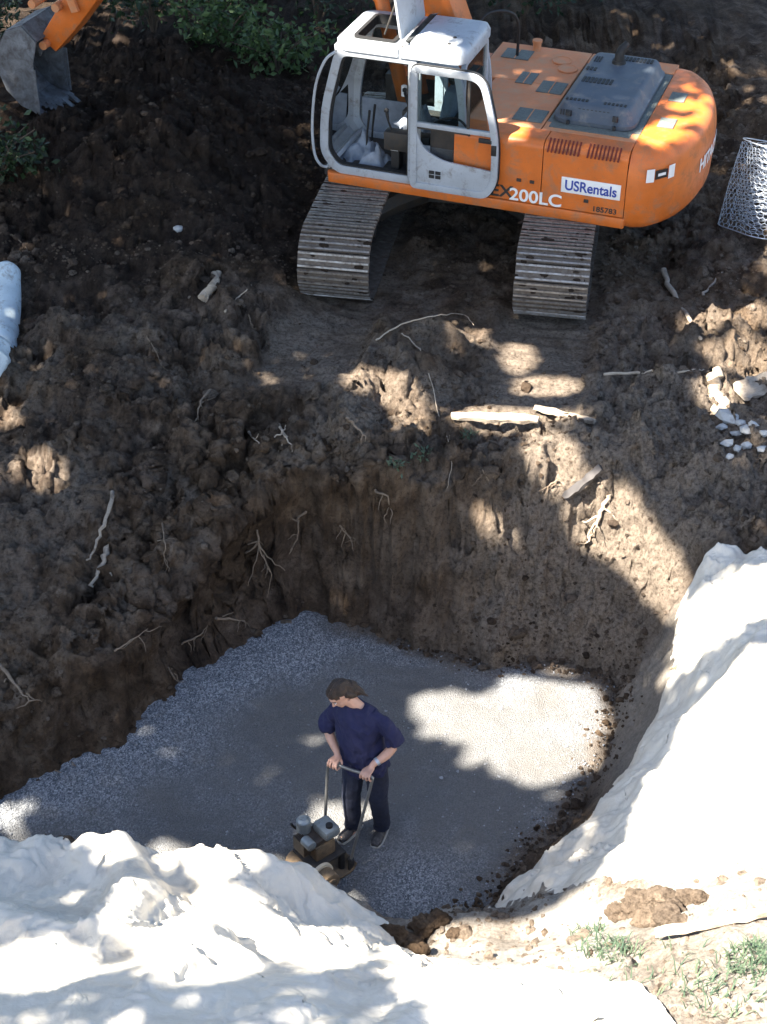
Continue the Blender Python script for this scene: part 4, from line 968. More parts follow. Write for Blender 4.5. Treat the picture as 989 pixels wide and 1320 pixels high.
q = MB(); q.box((-.05, -.01, .385), (.16, .19, .055)); q.build('fan_shroud', M['brownblk'], comp, bevel=.012)
q = MB(); q.cyl((-.06, -.115, .30), (-.06, -.165, .30), .095, .085, 24); q.cyl((-.06, -.165, .30), (-.06, -.175, .30), .045, n=16); q.build('recoil_starter', M['alu'], comp)
q = MB(); q.box((-.12, .03, .455), (.16, .20, .10)); q.build('fuel_tank', M['alu'], comp, bevel=.03)
q = MB(); q.cyl((-.12, .07, .505), (-.12, .07, .528), .03, n=16); q.build('filler_cap', M['black'], comp)
q = MB(); q.cyl((.02, -.10, .42), (.02, -.10, .53), .062, n=20); q.cyl((.02, -.10, .53), (.02, -.10, .55), .050, .03, 20); q.build('air_filter', M['alu'], comp)
q = MB(); q.cyl((.10, .02, .455), (.10, .13, .455), .045, n=18); q.build('muffler', M['alu'], comp, bevel=.008)
q = MB(); q.tube(smooth_path([(.0, -.13, .36), (.05, -.18, .40), (.08, -.20, .45)]), .012, 8); q.build('throttle_lever', M['black'], comp)
ci = (Matrix.Translation(CP) @ Matrix.Rotation(COMP_YAW, 4, 'Z')).inverted(); mw = Matrix.Translation(MAN_P) @ Matrix.Rotation(MAN_YAW, 4, 'Z')
def m2c(p): return ci @ (mw @ Vector(p))
g0, g1 = m2c(GR), m2c(GL); ax = (g1-g0).normalized()
hb_ = [Vector((-.25, -.185, .12)), Vector((-.25, .185, .12))]
e0, e1 = g0-ax*.055, g1+ax*.055
q = MB(); path = [hb_[0], hb_[0].lerp(e0, .5)+Vector((0, 0, .0)), e0.lerp(hb_[0], .08), e0+ax*.02, (e0+e1)/2, e1-ax*.02, e1.lerp(hb_[1], .08), hb_[1].lerp(e1, .5), hb_[1]]
q.tube(smooth_path(path, 5), .0135, 10); hd = q.build('handle', M['dark'], comp)
M['steelbar'] = paint('scuffed_bar', (.22, .22, .21), .4, .2, 20, metal=.5); hd.data.materials[0] = M['steelbar']
for y in (-.185, .185): q = MB(); q.box((-.25, y, .075), (.05, .02, .13)); q.cyl((-.25, y-.03, .12), (-.25, y+.03, .12), .018, n=10); q.build('handle_bracket', M['dark'], comp)
# ------------------------------------------------------------------ cloth sheets, draped by a small mass-spring solve
def drape(P, excess, iters, seed, lift=.15, pins='edge', bend=.35, support=None, thick=.012, rnd=.03):
    rng = np.random.default_rng(seed); P = P.copy(); ny_, nx_ = P.shape[:2]
    r0 = np.linalg.norm(P[:, 1:]-P[:, :-1], axis=2); r1 = np.linalg.norm(P[1:]-P[:-1], axis=2)
    ex = excess*(1+.7*fbm(P[:, :, 0]*.9, P[:, :, 1]*.9, 0, 2, seed))
    rx = r0*(1+ex[:, 1:]); ry = r1*(1+ex[1:])
    dg1 = np.linalg.norm(P[1:, 1:]-P[:-1, :-1], axis=2)*(1+ex[1:, 1:]); dg2 = np.linalg.norm(P[1:, :-1]-P[:-1, 1:], axis=2)*(1+ex[1:, 1:])
    b0 = rx[:, :-1]+rx[:, 1:]; b1 = ry[:-1]+ry[1:]
    gfun = lambda x, y: samp(x, y) + (support(x, y) if support is not None else 0) + thick
    P[:, :, 2] = gfun(P[:, :, 0], P[:, :, 1]) + lift*(.5+.5*fbm(P[:, :, 0]*1.6, P[:, :, 1]*1.6, 0, 3, seed+4)) + rng.normal(0, .01, P.shape[:2])
    V = np.zeros_like(P); fixed = np.zeros(P.shape[:2], bool)
    if pins == 'edge': fixed[0] = fixed[-1] = True; fixed[:, 0] = fixed[:, -1] = True
    w = np.where(fixed, .05, 1.0)[:, :, None]
    c4 = rx[:, :-3]+rx[:, 1:-2]+rx[:, 2:-1]+rx[:, 3:]; c5 = ry[:-3]+ry[1:-2]+ry[2:-1]+ry[3:]
    def solve(A, B, wa, wb, L, k):
        d = B-A; l = np.linalg.norm(d, axis=2, keepdims=True)+1e-9; c = d*(k*(l-L[:, :, None])/l)/(wa+wb+1e-9)
        A += c*wa; B -= c*wb
    for it in range(iters):
        V *= .96; V[:, :, 2] -= .0016
        Q = P + V
        for rep in range(2):
            for par in (0, 1):
                n = (nx_-1-par+1)//2
                A = Q[:, par:par+2*n:2][:, :n]; B = Q[:, par+1::2][:, :n]; solve(A, B, w[:, par:par+2*n:2][:, :n], w[:, par+1::2][:, :n], rx[:, par::2][:, :n], .9)
                n = (ny_-1-par+1)//2
                A = Q[par:par+2*n:2][:n]; B = Q[par+1::2][:n]; solve(A, B, w[par:par+2*n:2][:n], w[par+1::2][:n], ry[par::2][:n], .9)
            A = Q[:-1, :-1].copy(); B = Q[1:, 1:].copy(); a0, b0_ = A.copy(), B.copy(); solve(A, B, w[:-1, :-1], w[1:, 1:], dg1, .2); Q[:-1, :-1] += A-a0; Q[1:, 1:] += B-b0_
            A = Q[:-1, 1:].copy(); B = Q[1:, :-1].copy(); a0, b0_ = A.copy(), B.copy(); solve(A, B, w[:-1, 1:], w[1:, :-1], dg2, .2); Q[:-1, 1:] += A-a0; Q[1:, :-1] += B-b0_
            A = Q[:, :-2].copy(); B = Q[:, 2:].copy(); a0, b0_ = A.copy(), B.copy(); solve(A, B, w[:, :-2], w[:, 2:], b0, bend*.5); Q[:, :-2] += A-a0; Q[:, 2:] += B-b0_
            A = Q[:-2].copy(); B = Q[2:].copy(); a0, b0_ = A.copy(), B.copy(); solve(A, B, w[:-2], w[2:], b1, bend*.5); Q[:-2] += A-a0; Q[2:] += B-b0_
            A = Q[:, :-4].copy(); B = Q[:, 4:].copy(); a0, b0_ = A.copy(), B.copy(); solve(A, B, w[:, :-4], w[:, 4:], c4, bend*.28); Q[:, :-4] += A-a0; Q[:, 4:] += B-b0_
            A = Q[:-4].copy(); B = Q[4:].copy(); a0, b0_ = A.copy(), B.copy(); solve(A, B, w[:-4], w[4:], c5, bend*.28); Q[:-4] += A-a0; Q[4:] += B-b0_
        g = gfun(Q[:, :, 0], Q[:, :, 1]); low = Q[:, :, 2] < g
        Q[:, :, 2] = np.where(low, g, Q[:, :, 2])
        m = low[:, :, None]*np.array([1, 1, 0]); Q = np.where(m > 0, P + (Q-P)*.35, Q)      # friction
        V = np.clip(Q-P, -.03, .03); P = P + V
    return P
def upsample(P, k):
    def up(A):                                   # Catmull-Rom along the first axis
        n = A.shape[0]; B = np.concatenate([2*A[:1]-A[1:2], A, 2*A[-1:]-A[-2:-1]]); out = []
        t = np.linspace(0, n-1, (n-1)*k+1); i = np.minimum(t.astype(int), n-2); f = (t-i)[:, None, None]
        p0, p1, p2, p3 = B[i], B[i+1], B[i+2], B[i+3]
        return .5*(2*p1 + (p2-p0)*f + (2*p0-5*p1+4*p2-p3)*f*f + (3*p1-p0-3*p2+p3)*f**3)
    return up(up(P).transpose(1, 0, 2)).transpose(1, 0, 2)
def crease(P, amp, seed, scale=1.0):
    """sharp wrinkles: ridged noise on the material coordinates, pushed along the surface normal"""
    du = np.gradient(P, axis=1); dv = np.gradient(P, axis=0); n = np.cross(du, dv); n /= np.linalg.norm(n, axis=2, keepdims=True)+1e-9; n *= np.sign(n[:, :, 2:3]+1e-6)
    lu = np.cumsum(np.linalg.norm(du, axis=2), axis=1)*scale; lv = np.cumsum(np.linalg.norm(dv, axis=2), axis=0)*scale
    wu = lu + .5*fbm(lu*.8, lv*.8, 0, 3, seed); wv = lv + .5*fbm(lu*.8+7, lv*.8, 0, 3, seed+1); h = 0
    for a, (fu, fv), sd in ((1.0, (.5, 2.2), 2), (.6, (3.4, .7), 3), (.22, (2.0, 6.0), 4)):
        r = 1-np.abs(noise(wu*fu, wv*fv, 0, seed+sd))*1.6; h = h + a*(np.clip(r, 0, 1)**6 - .2)
        r = 1-np.abs(noise(wu*fv+3, wv*fu, 0, seed+sd+20))*1.8; h = h - .7*a*(np.clip(r, 0, 1)**5)
    return P + n*(h*amp)[:, :, None]
def above(P, gap, support=None, skip=2):
    Q = P.copy(); x, y = P[:, :, 0], P[:, :, 1]
    g = np.max([samp(x+a, y+c) for a, c in ((0, 0), (.05, 0), (-.05, 0), (0, .05), (0, -.05))], axis=0) + gap
    Q[:, skip:, 2] = np.maximum(P[:, skip:, 2], g[:, skip:] + .25*np.minimum(P[:, skip:, 2]-g[:, skip:]+.04, .04).clip(0)); return Q
def sheet(name, P, mat, label, cat, sub=1):
    ny_, nx_ = P.shape[:2]; i = np.arange(nx_*ny_).reshape(ny_, nx_)
    f = np.stack([i[:-1, :-1], i[:-1, 1:], i[1:, 1:], i[1:, :-1]], -1).reshape(-1, 4)
    o = link(name, np_mesh(name, P.reshape(-1, 3), f, mat))
    s = o.modifiers.new('thickness', 'SOLIDIFY'); s.thickness = .003
    return tag(o, label, cat)
def strip_grid(left, right, nu, nv):
    """grid between two polylines of (x, y)"""
    def rs(p, n):
        p = np.array(p, float); L = np.concatenate([[0], np.cumsum(np.linalg.norm(np.diff(p, axis=0), axis=1))]); t = np.linspace(0, L[-1], n)
        return np.stack([np.interp(t, L, p[:, k]) for k in (0, 1)], 1)
    A, B = rs(left, nv), rs(right, nv); t = np.linspace(0, 1, nu)[None, :, None]
    XY = A[:, None]*(1-t) + B[:, None]*t; XY = XY + .13*np.stack([fbm(XY[:, :, 0]*1.4, XY[:, :, 1]*1.4, 0, 4, 3, .6), fbm(XY[:, :, 0]*1.4+20, XY[:, :, 1]*1.4, 0, 4, 4, .6)], 2); return np.concatenate([XY, np.zeros(XY.shape[:2]+(1,))], 2)
# big crumpled sheet over the near bank
def bulges(x, y):
    z = 0
    for bx, by, br, bh in [(-2.02, -1.20, .17, .26), (-1.15, -1.35, .38, .20), (-.75, -1.42, .28, .16), (-2.9, -1.3, .35, .12), (-.1, -1.9, .25, .12), (-1.7, -1.9, .3, .18), (-.5, -2.3, .3, .2), (-2.6, -2.3, .35, .16), (-1.1, -2.75, .3, .14)]:
        z = z + bh*np.exp(-((x-bx)**2+(y-by)**2)/(br*br))
    for x0, y0, x1, y1, br, bh in [(-3.6, -1.25, -2.3, -2.7, .10, .20), (-2.6, -1.15, -1.5, -1.75, .09, .16), (-1.9, -1.3, -1.75, -2.9, .10, .22), (-1.35, -1.2, -.55, -2.5, .11, .22), (-.95, -1.25, -.1, -1.85, .08, .14), (-2.4, -2.4, -.6, -2.95, .10, .18), (-.35, -2.0, .35, -2.9, .09, .16), (-3.9, -2.2, -2.7, -3.0, .11, .2)]:
        dx, dy = x1-x0, y1-y0; t = np.clip(((x-x0)*dx+(y-y0)*dy)/(dx*dx+dy*dy), 0, 1); d2 = (x-x0-t*dx)**2+(y-y0-t*dy)**2
        z = z + bh*np.exp(-np.sqrt(d2)/br)*np.sin(np.clip(t*.9+.05, 0, 1)*math.pi)
    return z
near_l = [(-4.3, -.95), (-2.9, -.97), (-2.05, -.98), (-1.2, -.99), (-.72, -1.08), (-.32, -1.36), (-.02, -1.62), (.10, -2.0), (.30, -2.45), (.72, -3.0)]
near_r = [(-4.5, -4.6), (-3.2, -4.6), (-2.5, -4.6), (-1.6, -4.6), (-.9, -4.6), (-.2, -4.6), (.3, -4.5), (.55, -4.4), (.9, -4.2), (1.2, -3.9)]
P = drape(strip_grid(near_l, near_r, 62, 92), .09, 150, 3, .15, support=bulges, bend=.5); P = above(crease(upsample(P, 4), .042, 5), .02)
sheet('tarpaulin', P, M['tarp'], 'rumpled white tarpaulin heaped in folds over the near bank', 'tarpaulin', 2)
P = drape(strip_grid([(.55, -2.75), (.85, -2.72), (1.05, -2.85), (1.5, -3.5)], [(.35, -4.6), (.7, -4.7), (1.3, -4.7), (1.9, -4.6)], 40, 36), .05, 90, 8, .10, bend=.5); P = crease(upsample(P, 3), .012, 15)
P[:, :, 2] += .03
sheet('tarpaulin', P, M['tarp'], 'smooth white sheet with a pointed end beside the grass at the bottom edge', 'tarpaulin')
# sheet over the right-hand slope
r_l = [(2.92, 2.12), (2.70, 1.98), (2.58, 1.78), (2.36, 1.66), (2.32, 1.44), (2.14, 1.22), (2.12, 1.0), (1.96, .76), (1.90, .55), (1.72, .38), (1.66, .18), (1.48, .02), (1.40, -.20), (1.18, -.36), (1.10, -.56), (.90, -.74), (.80, -.94), (.62, -1.06)]
r_r = [(5.4, -.1), (5.2, -.6), (5.0, -1.0), (4.7, -1.4), (4.4, -1.8), (4.1, -2.3), (3.8, -2.7), (3.3, -2.9), (2.7, -2.62)]
P = drape(strip_grid(r_l, r_r, 66, 66), .11, 140, 21, .20, bend=.45); P = above(crease(upsample(P, 4), .024, 35), .03, skip=4)
edge = np.minimum(1, np.minimum(np.minimum(np.arange(P.shape[1])[None, :]/14, (P.shape[1]-1-np.arange(P.shape[1]))[None, :]/10), (P.shape[0]-1-np.arange(P.shape[0]))[:, None]/26)); edge = np.clip(edge + .35*fbm(P[:, :, 0]*5, P[:, :, 1]*5, 0, 3, 44)*(edge < .95), 0, 1)
P[:, :, 2] = P[:, :, 2]*edge + (samp(P[:, :, 0], P[:, :, 1])-.025)*(1-edge)
sheet('tarpaulin', P, M['tarp_dirty'], 'sunlit white tarpaulin spread over the slope right of the gravel', 'tarpaulin', 2)
# narrow strip at the left edge
M['plastic'] = paint('pale_blue_plastic', (.52, .62, .68), .5, .12, 4, dirt=(.16, .13, .11), dirt_amt=.3)
pa_, pb2 = hit(10, 352)[0], hit(-8, 500)[0]
rl = []; ax_r = pb2-pa_
b = MB(); nseg = 26
vs = []; fs = []; nr = 22
for i in range(nseg+1):
    t = i/nseg; c = pa_.lerp(pb2, t); q_, n_ = drop(c.x, c.y); c = Vector((c.x, c.y, q_.z+.10)); rr_ = .17*(1 if .06 < t < .97 else .75 if 0 < t < 1 else .35)*(1+.02*math.sin(i*1.3))
    d_ = ax_r.normalized(); s_ = d_.cross(Vector((0, 0, 1))).normalized(); u_2 = s_.cross(d_)
    for j in range(nr):
        a_ = 2*math.pi*j/nr; k_ = rr_*(1+.03*math.sin(3*a_+i*.15)+.015*math.sin(7*a_-i*.3)); vs.append(c + s_*math.cos(a_)*k_ + u_2*math.sin(a_)*k_)
for i in range(nseg):
    for j in range(nr): fs.append((i*nr+j, i*nr+(j+1) % nr, (i+1)*nr+(j+1) % nr, (i+1)*nr+j))
fs += [tuple(range(nr)), tuple(nseg*nr+j for j in range(nr))]
b.add(vs, fs); tag(b.build('rolled_sheet', M['plastic'], None, 50), 'pale blue-white rolled plastic sheet half buried at the left edge', 'rolled sheet')

# ------------------------------------------------------------------ clods, stones and crumbs
def ico(sub):
    bm = bmesh.new(); bmesh.ops.create_icosphere(bm, subdivisions=sub, radius=1); v = np.array([q.co[:] for q in bm.verts]); f = np.array([[q.index for q in g.verts] for g in bm.faces]); bm.free(); return v, f
IV, IF = ico(2); LV, LF = ico(1); HV, HF = ico(4)
def lump_variant(seed, rough=.35, angular=False):
    V = (IV if not angular else LV).copy(); n = fbm(V[:, 0]*1.3+seed*7.1, V[:, 1]*1.3, V[:, 2]*1.3+3.3, 4, seed, .65)
    V *= (1+rough*1.9*n)[:, None]
    return V
def scatter_lumps(name, pts, sizes, mat, seed, angular=False, rough=.4, flat=.75, tones=None):
    rng = np.random.default_rng(seed); var = [lump_variant(seed+k, rough, angular) for k in range(8)]; F = LF if angular else (LF if True else IF)
    if not angular: var = [v[:len(LV)] if False else v for v in var]
    vs = []; fs = []; tn = []; off = 0
    for i, (p, s) in enumerate(zip(pts, sizes)):
        big = s > .035 and not angular
        V = var[i % 8] if big or angular else LV*(1+.28*rng.normal(size=(len(LV), 1)))
        FF = IF if big else LF
        q = Euler(rng.uniform(0, 6.28, 3)).to_matrix(); V = V @ np.array(q).T
        V = V*np.array([s*rng.uniform(.8, 1.25), s*rng.uniform(.8, 1.25), s*flat]); V = V + np.asarray(p)
        vs.append(V); fs.append(FF+off); off += len(V)
        if tones is not None: tn.append(np.full(len(V), tones[i]))
    V = np.concatenate(vs); me = bpy.data.meshes.new(name)
    me.from_pydata(V.tolist(), [], np.concatenate(fs).tolist()); me.materials.append(mat)
    me.polygons.foreach_set('use_smooth', [False]*len(me.polygons))
    if tones is not None: set_attr(me, 'tone', np.concatenate(tn))
    return link(name, me)
pts = []; sizes = []; tones = []
NT = 21000
cx_ = RNG.uniform(-5.2, 5.6, NT*3); cy_ = RNG.uniform(-4.2, 13, NT*3); 
dens = .30 + .9*(fbm(cx_*1.3, cy_*1.3, 0, 3, 55) > .0)
dq, _ = pit_dist(cx_, cy_); uu, vv = local_track(cx_, cy_)
trackrun = (np.abs(np.abs(vv)-1.195) < .5) & (uu > -4.4) & (uu < 2.6)
dens = np.where(dq < .02, 0, dens); dens = np.where(trackrun, dens*.10, dens); dens = np.where(cy_ < -1, dens*.7, dens)
def in_poly(x, y, g):
    ins = np.zeros(x.shape, bool); n = len(g)
    for i in range(n):
        ax_, ay_ = g[i]; bx_, by_ = g[(i+1) % n]; ins ^= ((ay_ > y) != (by_ > y)) & (x < (bx_-ax_)*(y-ay_)/(by_-ay_+1e-12)+ax_)
    return ins
for g in (near_l+near_r[::-1], r_l+r_r[::-1], [(.55, -2.75), (.85, -2.72), (1.05, -2.85), (1.5, -3.5), (1.9, -4.6), (.35, -4.6)]): dens = np.where(in_poly(cx_, cy_, g), 0, dens)
dens *= np.where(cy_ > 9, .6, 1)
ok = RNG.uniform(0, 1, NT*3) < dens; cx_, cy_ = cx_[ok][:NT], cy_[ok][:NT]
cl = fbm(cx_*.9, cy_*.9, 0, 2, 66)
for x, y, c in zip(cx_, cy_, cl):
    s = float(np.clip(RNG.lognormal(-4.45 + .5*c, .60), .007, .085)); p, n = drop(x, y)
    if p is None: continue
    pts.append(p + n*s*.12); sizes.append(s); tones.append(np.clip(.55 + .14*RNG.normal() + (.4 if y < -1 else 0) - (.3 if (y > 7 and x < -.5) else 0) + (.15 if x > 2 else 0), 0, 1))  # upper-left clods darkened too, following the shade painted into the soil
tag(scatter_lumps('soil_clods', pts, sizes, M['dirt'], 5, tones=tones), 'brown clods and crumbs of dug soil scattered over the banks', 'soil', kind='stuff')
# crumbled soil along the foot of the walls
pts = []; sizes = []; tones = []
for i in range(1500):
    k = RNG.integers(6, len(PIT)-2); t = RNG.uniform(); a = np.array(PIT[k][:2]); b_ = np.array(PIT[k+1][:2]); q = a + (b_-a)*t + RNG.normal(0, .10, 2)
    s = float(np.clip(RNG.lognormal(-4.4, .5), .006, .05)); p, n = drop(*q); z = max(p.z, .0)
    if z > .5: continue
    pts.append((q[0], q[1], z + s*.3)); sizes.append(s); tones.append(np.clip(.4+.15*RNG.normal(), 0, 1))
tag(scatter_lumps('wall_foot_crumbs', pts, sizes, M['dirt'], 15, tones=tones), 'crumbled soil lying along the foot of the pit walls', 'soil', kind='stuff')
pts = []; sizes = []
M['stones'] = paint('crushed_stone', (.24, .25, .27), .85, .5, 14)
for i in range(12000):
    x, y = RNG.uniform(-5.2, 2.4), RNG.uniform(-1.2, 2.9); d_, _ = pit_dist(np.array([x]), np.array([y]))
    if d_[0] > -.02: continue
    wgt = .12 + .85*sstep(.75, .1, -d_[0])*(1 if x < -.2 else .5) + .6*math.exp(-((x-.25)**2+(y+.55)**2)/.2)
    if RNG.uniform() > wgt: continue
    s = float(np.clip(RNG.lognormal(-4.95, .35), .005, .018)); zz = 0.0 + .02*float(fbm(np.array([x*1.4]), np.array([y*1.4]), 0, 4, 5)[0])
    lb = float(sstep(.9, -.1, -d_[0])*sstep(-.3, -1.0, x)*sstep(-.4, .3, y)); pts.append((x, y, zz + .13*lb + s*.3)); sizes.append(s)
tag(scatter_lumps('loose_gravel', pts, sizes, M['stones'], 25, angular=True, rough=.5, flat=.7), 'loose grey crushed stone lying on the packed gravel bed', 'gravel', kind='stuff')
def lump_thing(name, u, v, r, mat, label, cat, group=None, seed=1, angular=False, flat=.75, tone_=.4, rough=.45):
    p, n = hit(u, v); V = HV*(1 + rough*1.5*fbm(HV[:, 0]*1.4+seed*7.1, HV[:, 1]*1.4, HV[:, 2]*1.4+3.3, 6, seed, .68))[:, None] if not angular else LV*(1+.22*np.random.default_rng(seed).normal(size=(len(LV), 1)))
    if not angular: V = np.round(V*7)/7*.35 + V*.65
    V = V @ np.array(Euler(np.random.default_rng(seed).uniform(0, 6, 3)).to_matrix()).T
    V = V*np.array([r*1.15, r*.95, r*flat])
    me = np_mesh(name, V, HF if not angular else LF, mat, not angular); set_attr(me, 'tone', np.full(len(V), tone_))
    o = link(name, me); o.location = p + Vector((0, 0, 1))*r*flat*.45
    return tag(o, label, cat, group)
# dark lumps of soil on the pale near bank
for i, (u, v, r) in enumerate([(505, 1212, .11), (527, 1222, .10), (548, 1198, .10), (566, 1190, .08), (585, 1205, .05), (540, 1230, .07)]):
    lump_thing('soil_lump', u, v, r, M['dirt'], ['largest dark soil lump, left end of the heap beside the rumpled tarpaulin', 'dark soil lump second from the left in the heap beside the rumpled tarpaulin', 'raised dark soil lump in the middle of the heap beside the rumpled tarpaulin', 'dark soil lump at the top right of the heap beside the rumpled tarpaulin', 'smallest dark soil crumb right of the heap beside the rumpled tarpaulin', 'dark soil lump at the bottom of the heap beside the rumpled tarpaulin'][i], 'soil lump', 'dark soil lumps beside the heaped tarpaulin', 40+i, tone_=.45)
for i, (u, v, r) in enumerate([(800, 1180, .09), (825, 1172, .12), (850, 1160, .09), (862, 1182, .10), (840, 1190, .10), (885, 1162, .07), (902, 1160, .06), (880, 1190, .06)]):
    lump_thing('soil_lump', u, v, r, M['dirt'], ['leftmost grey-brown soil lump of the heap above the near plank', 'largest grey-brown soil lump of the heap above the near plank', 'soil lump at the top middle of the heap above the near plank', 'soil lump right of centre in the heap above the near plank', 'lowest soil lump in the middle of the heap above the near plank', 'soil lump at the top right of the heap above the near plank', 'smallest soil lump at the far right of the heap above the near plank', 'lower right soil lump of the heap above the near plank'][i], 'soil lump', 'soil lumps above the near plank', 60+i, tone_=.7)
# broken pale stones on the right
for i, (u, v, r) in enumerate([(938, 540, .10), (930, 552, .055), (955, 546, .06), (962, 556, .06), (948, 560, .05), (938, 573, .055), (950, 580, .04), (970, 548, .05), (982, 580, .045), (940, 590, .04), (985, 560, .05), (962, 575, .05)]):
    lump_thing('broken_stone', u, v, r, M['stone'], ['largest broken white stone at the top of the stone pile', 'small broken stone at the left of the stone pile', 'broken stone touching the right of the largest white stone', 'broken stone in the middle of the stone pile', 'small broken stone directly below the largest white stone', 'broken stone at the lower left of the stone pile', 'small broken stone at the lower middle of the stone pile', 'broken stone at the upper right of the stone pile', 'broken stone at the lower right by the picture edge', 'lowest and smallest broken stone of the pile', 'broken stone at the middle right by the picture edge', 'broken stone right of the lower middle of the pile'][i], 'stone', 'broken stones at the right edge', 90+i, True, .7)
lump_thing('stone', 612, 298, .0001, M['stone'], 'x', 'stone') if False else None
lump_thing('cobble', 230, 297, .055, M['stone'], 'smooth pale cobble half buried in the dark bank left of the excavator', 'stone', seed=133, tone_=.5, rough=.2)

# ------------------------------------------------------------------ roots, sticks and boards
def gpath(px, lift, hang=None):
    if hang is not None:                    # hangs free in front of the wall, in the upright plane of its upper end
        out = []
        for q in px:
            d = ray(q[0], q[1]); out.append(CAM + d*((hang-CAM.y)/d.y))
        return out
    out = []
    for k, q in enumerate(px):
        p, n = hit(q[0], q[1]); l = q[2] if len(q) > 2 else lift
        out.append(p + n*l)
    return out
def stick(name, px, r, mat, label, cat, lift=.02, taper=.5, branches=(), knots=.15, group=None, seed=0, hang=False):
    hy = (hit(*px[0][:2])[0].y - .05) if hang else None
    r *= .8; branches = [(p_, rb*.75) for p_, rb in branches]; lift *= .95; taper *= .7
    rr = random.Random(seed); b = MB(); p = smooth_path(gpath(px, lift, hy), 5); k = len(p)
    p = [q + Vector((rr.uniform(-1, 1), rr.uniform(-1, 1), rr.uniform(-1, 1)))*(r*.55+.004) for q in p]
    o0 = p[0].copy(); p = [q-o0 for q in p]
    b.tube(p, [r*(1-(1-taper)*i/(k-1))*(1+knots*rr.uniform(-1, 1)) for i in range(k)], 8)
    for br, rb in branches:
        q = smooth_path(gpath(br, lift, hy), 4); q = [q[0]-o0] + [a-o0+Vector((rr.uniform(-1, 1), rr.uniform(-1, 1), rr.uniform(-1, 1)))*(rb*.7+.006) for a in q[1:]]; n = len(q); b.tube(q, [rb*(1-.6*i/(n-1)) for i in range(n)], 6)
    if name == 'root':                      # fine rootlets off the main root
        for t in range(rr.randint(3, 6)):
            s0 = p[rr.randrange(1, k)]; d = Vector((rr.uniform(-1, 1), rr.uniform(-1, .2), rr.uniform(-1, .3))); q = [s0]
            for j in range(4): d = (d + Vector((rr.uniform(-.8, .8), rr.uniform(-.8, .8), rr.uniform(-.9, .4)))).normalized(); q.append(q[-1] + d*rr.uniform(.02, .06))
            b.tube(q, list(np.linspace(r*.35+.001, .002, 5)), 5)
    o = b.build(name, mat, None, 60); o.location = o0
    return tag(o, label, cat, group)
def plank(name, a, c, w, t, mat, label, cat, lift=.03):
    pa, na = hit(*a); pc, nc = hit(*c); m = (pa+pc)/2; d = pc-pa; L = d.length; x = d.normalized(); z = (na+nc).normalized(); z = (z-x*z.dot(x)).normalized()
    z = (z*.5 + Vector((0, 0, 1))).normalized(); z = (z-x*z.dot(x)).normalized(); y = z.cross(x)
    b = MB(); n = 12; vs = []; fs = []
    for i in range(n+1):
        s = i/n-.5; wob = .12*math.sin(i*1.7)
        for sy, sz in ((-1, -1), (1, -1), (1, 1), (-1, 1)): vs.append((s*L*(1+.03*math.sin(sy*2+sz)), sy*w/2*(1+.22*random.uniform(-1, 1))*(1 if 0 < i < n else .55+.3*random.random()), sz*t/2*(1+.45*random.uniform(-1, 1)) + .02*wob))
    for i in range(n):
        for k in range(4): fs.append((i*4+k, i*4+(k+1) % 4, (i+1)*4+(k+1) % 4, (i+1)*4+k))
    fs += [(3, 2, 1, 0), tuple(n*4+k for k in range(4))]
    b.add(vs, fs); o = b.build(name, mat, None, 30)
    o.matrix_world = Matrix.Translation(m + z*(lift+t/2)) @ Matrix((x, y, z)).transposed().to_4x4()
    return tag(o, label, cat)
plank('plank', (582, 540), (694, 545), .10, .035, M['palewood'], 'weathered split plank lying along the crest of the pit wall', 'plank')
plank('plank', (688, 530), (766, 549), .075, .035, M['palewood'], 'shorter pale plank at the right end of the crest plank', 'plank')
plank('plank', (850, 1214), (1010, 1184), .07, .03, M['palewood'], 'thin pale plank on the near bank by the grass', 'plank', .06)
plank('board', (950, 512), (1012, 488), .24, .03, M['wood'], 'grey board lying at the right edge above the stones', 'board', .05)
plank('board', (732, 645), (780, 606), .085, .035, paint('wet_dark_wood', (.05, .045, .045), .45, .3, 8), 'dark wet board sticking out of the upper right pit wall', 'board', .05)
stick('branch', [(856, 352), (866, 382), (884, 410), (900, 442)], .042, M['wood'], 'bare curved branch stuck in the dirt right of the tracks', 'branch', .05, .8, seed=1)
stick('stick', [(906, 381), (918, 366), (931, 352)], .022, M['wood'], 'short pale stick lying right of the bare curved branch', 'stick', seed=2)
stick('stalk', [(488, 441), (520, 424), (558, 412), (592, 411), (606, 424)], .012, M['palewood'], 'pale arched stalk over the mound between the tracks', 'stalk', .06, seed=3)
stick('vine', [(520, 431), (540, 452), (552, 490), (562, 530), (576, 565), (585, 600), (578, 630)], .010, M['palewood'], 'thin pale vine hanging from the mound down the pit wall', 'vine', .04, seed=4)
stick('stick', [(778, 485), (830, 480), (880, 479), (908, 477)], .022, M['palewood'], 'long pale stick half buried level with the bright stump', 'stick', .01, seed=5)
stick('split_log', [(262, 388), (272, 368), (282, 352)], .075, M['palewood'], 'pale split log end in the dark bank left of the tracks', 'log', .03, .7, knots=.3, seed=6)
stick('stick', [(292, 402), (305, 388), (318, 374)], .018, M['palewood'], 'thin pale splinter beside the split log end', 'stick', seed=7)
stick('stump', [(925, 530), (924, 505), (922, 484)], .115, M['palewood'], 'bright sunlit stump of split wood above the stone pile', 'stump', .04, .8, knots=.25, seed=8)
stick('broken_branch', [(146, 636), (138, 668), (128, 695), (114, 724)], .032, M['wood'], 'long grey broken branch on the left bank', 'branch', .03, .5, seed=9)
stick('broken_branch', [(140, 706), (130, 730), (118, 756)], .045, M['wood'], 'short thick grey branch below the long broken branch', 'branch', .03, .6, branches=[([(130, 730), (145, 740)], .02)], knots=.3, seed=10)
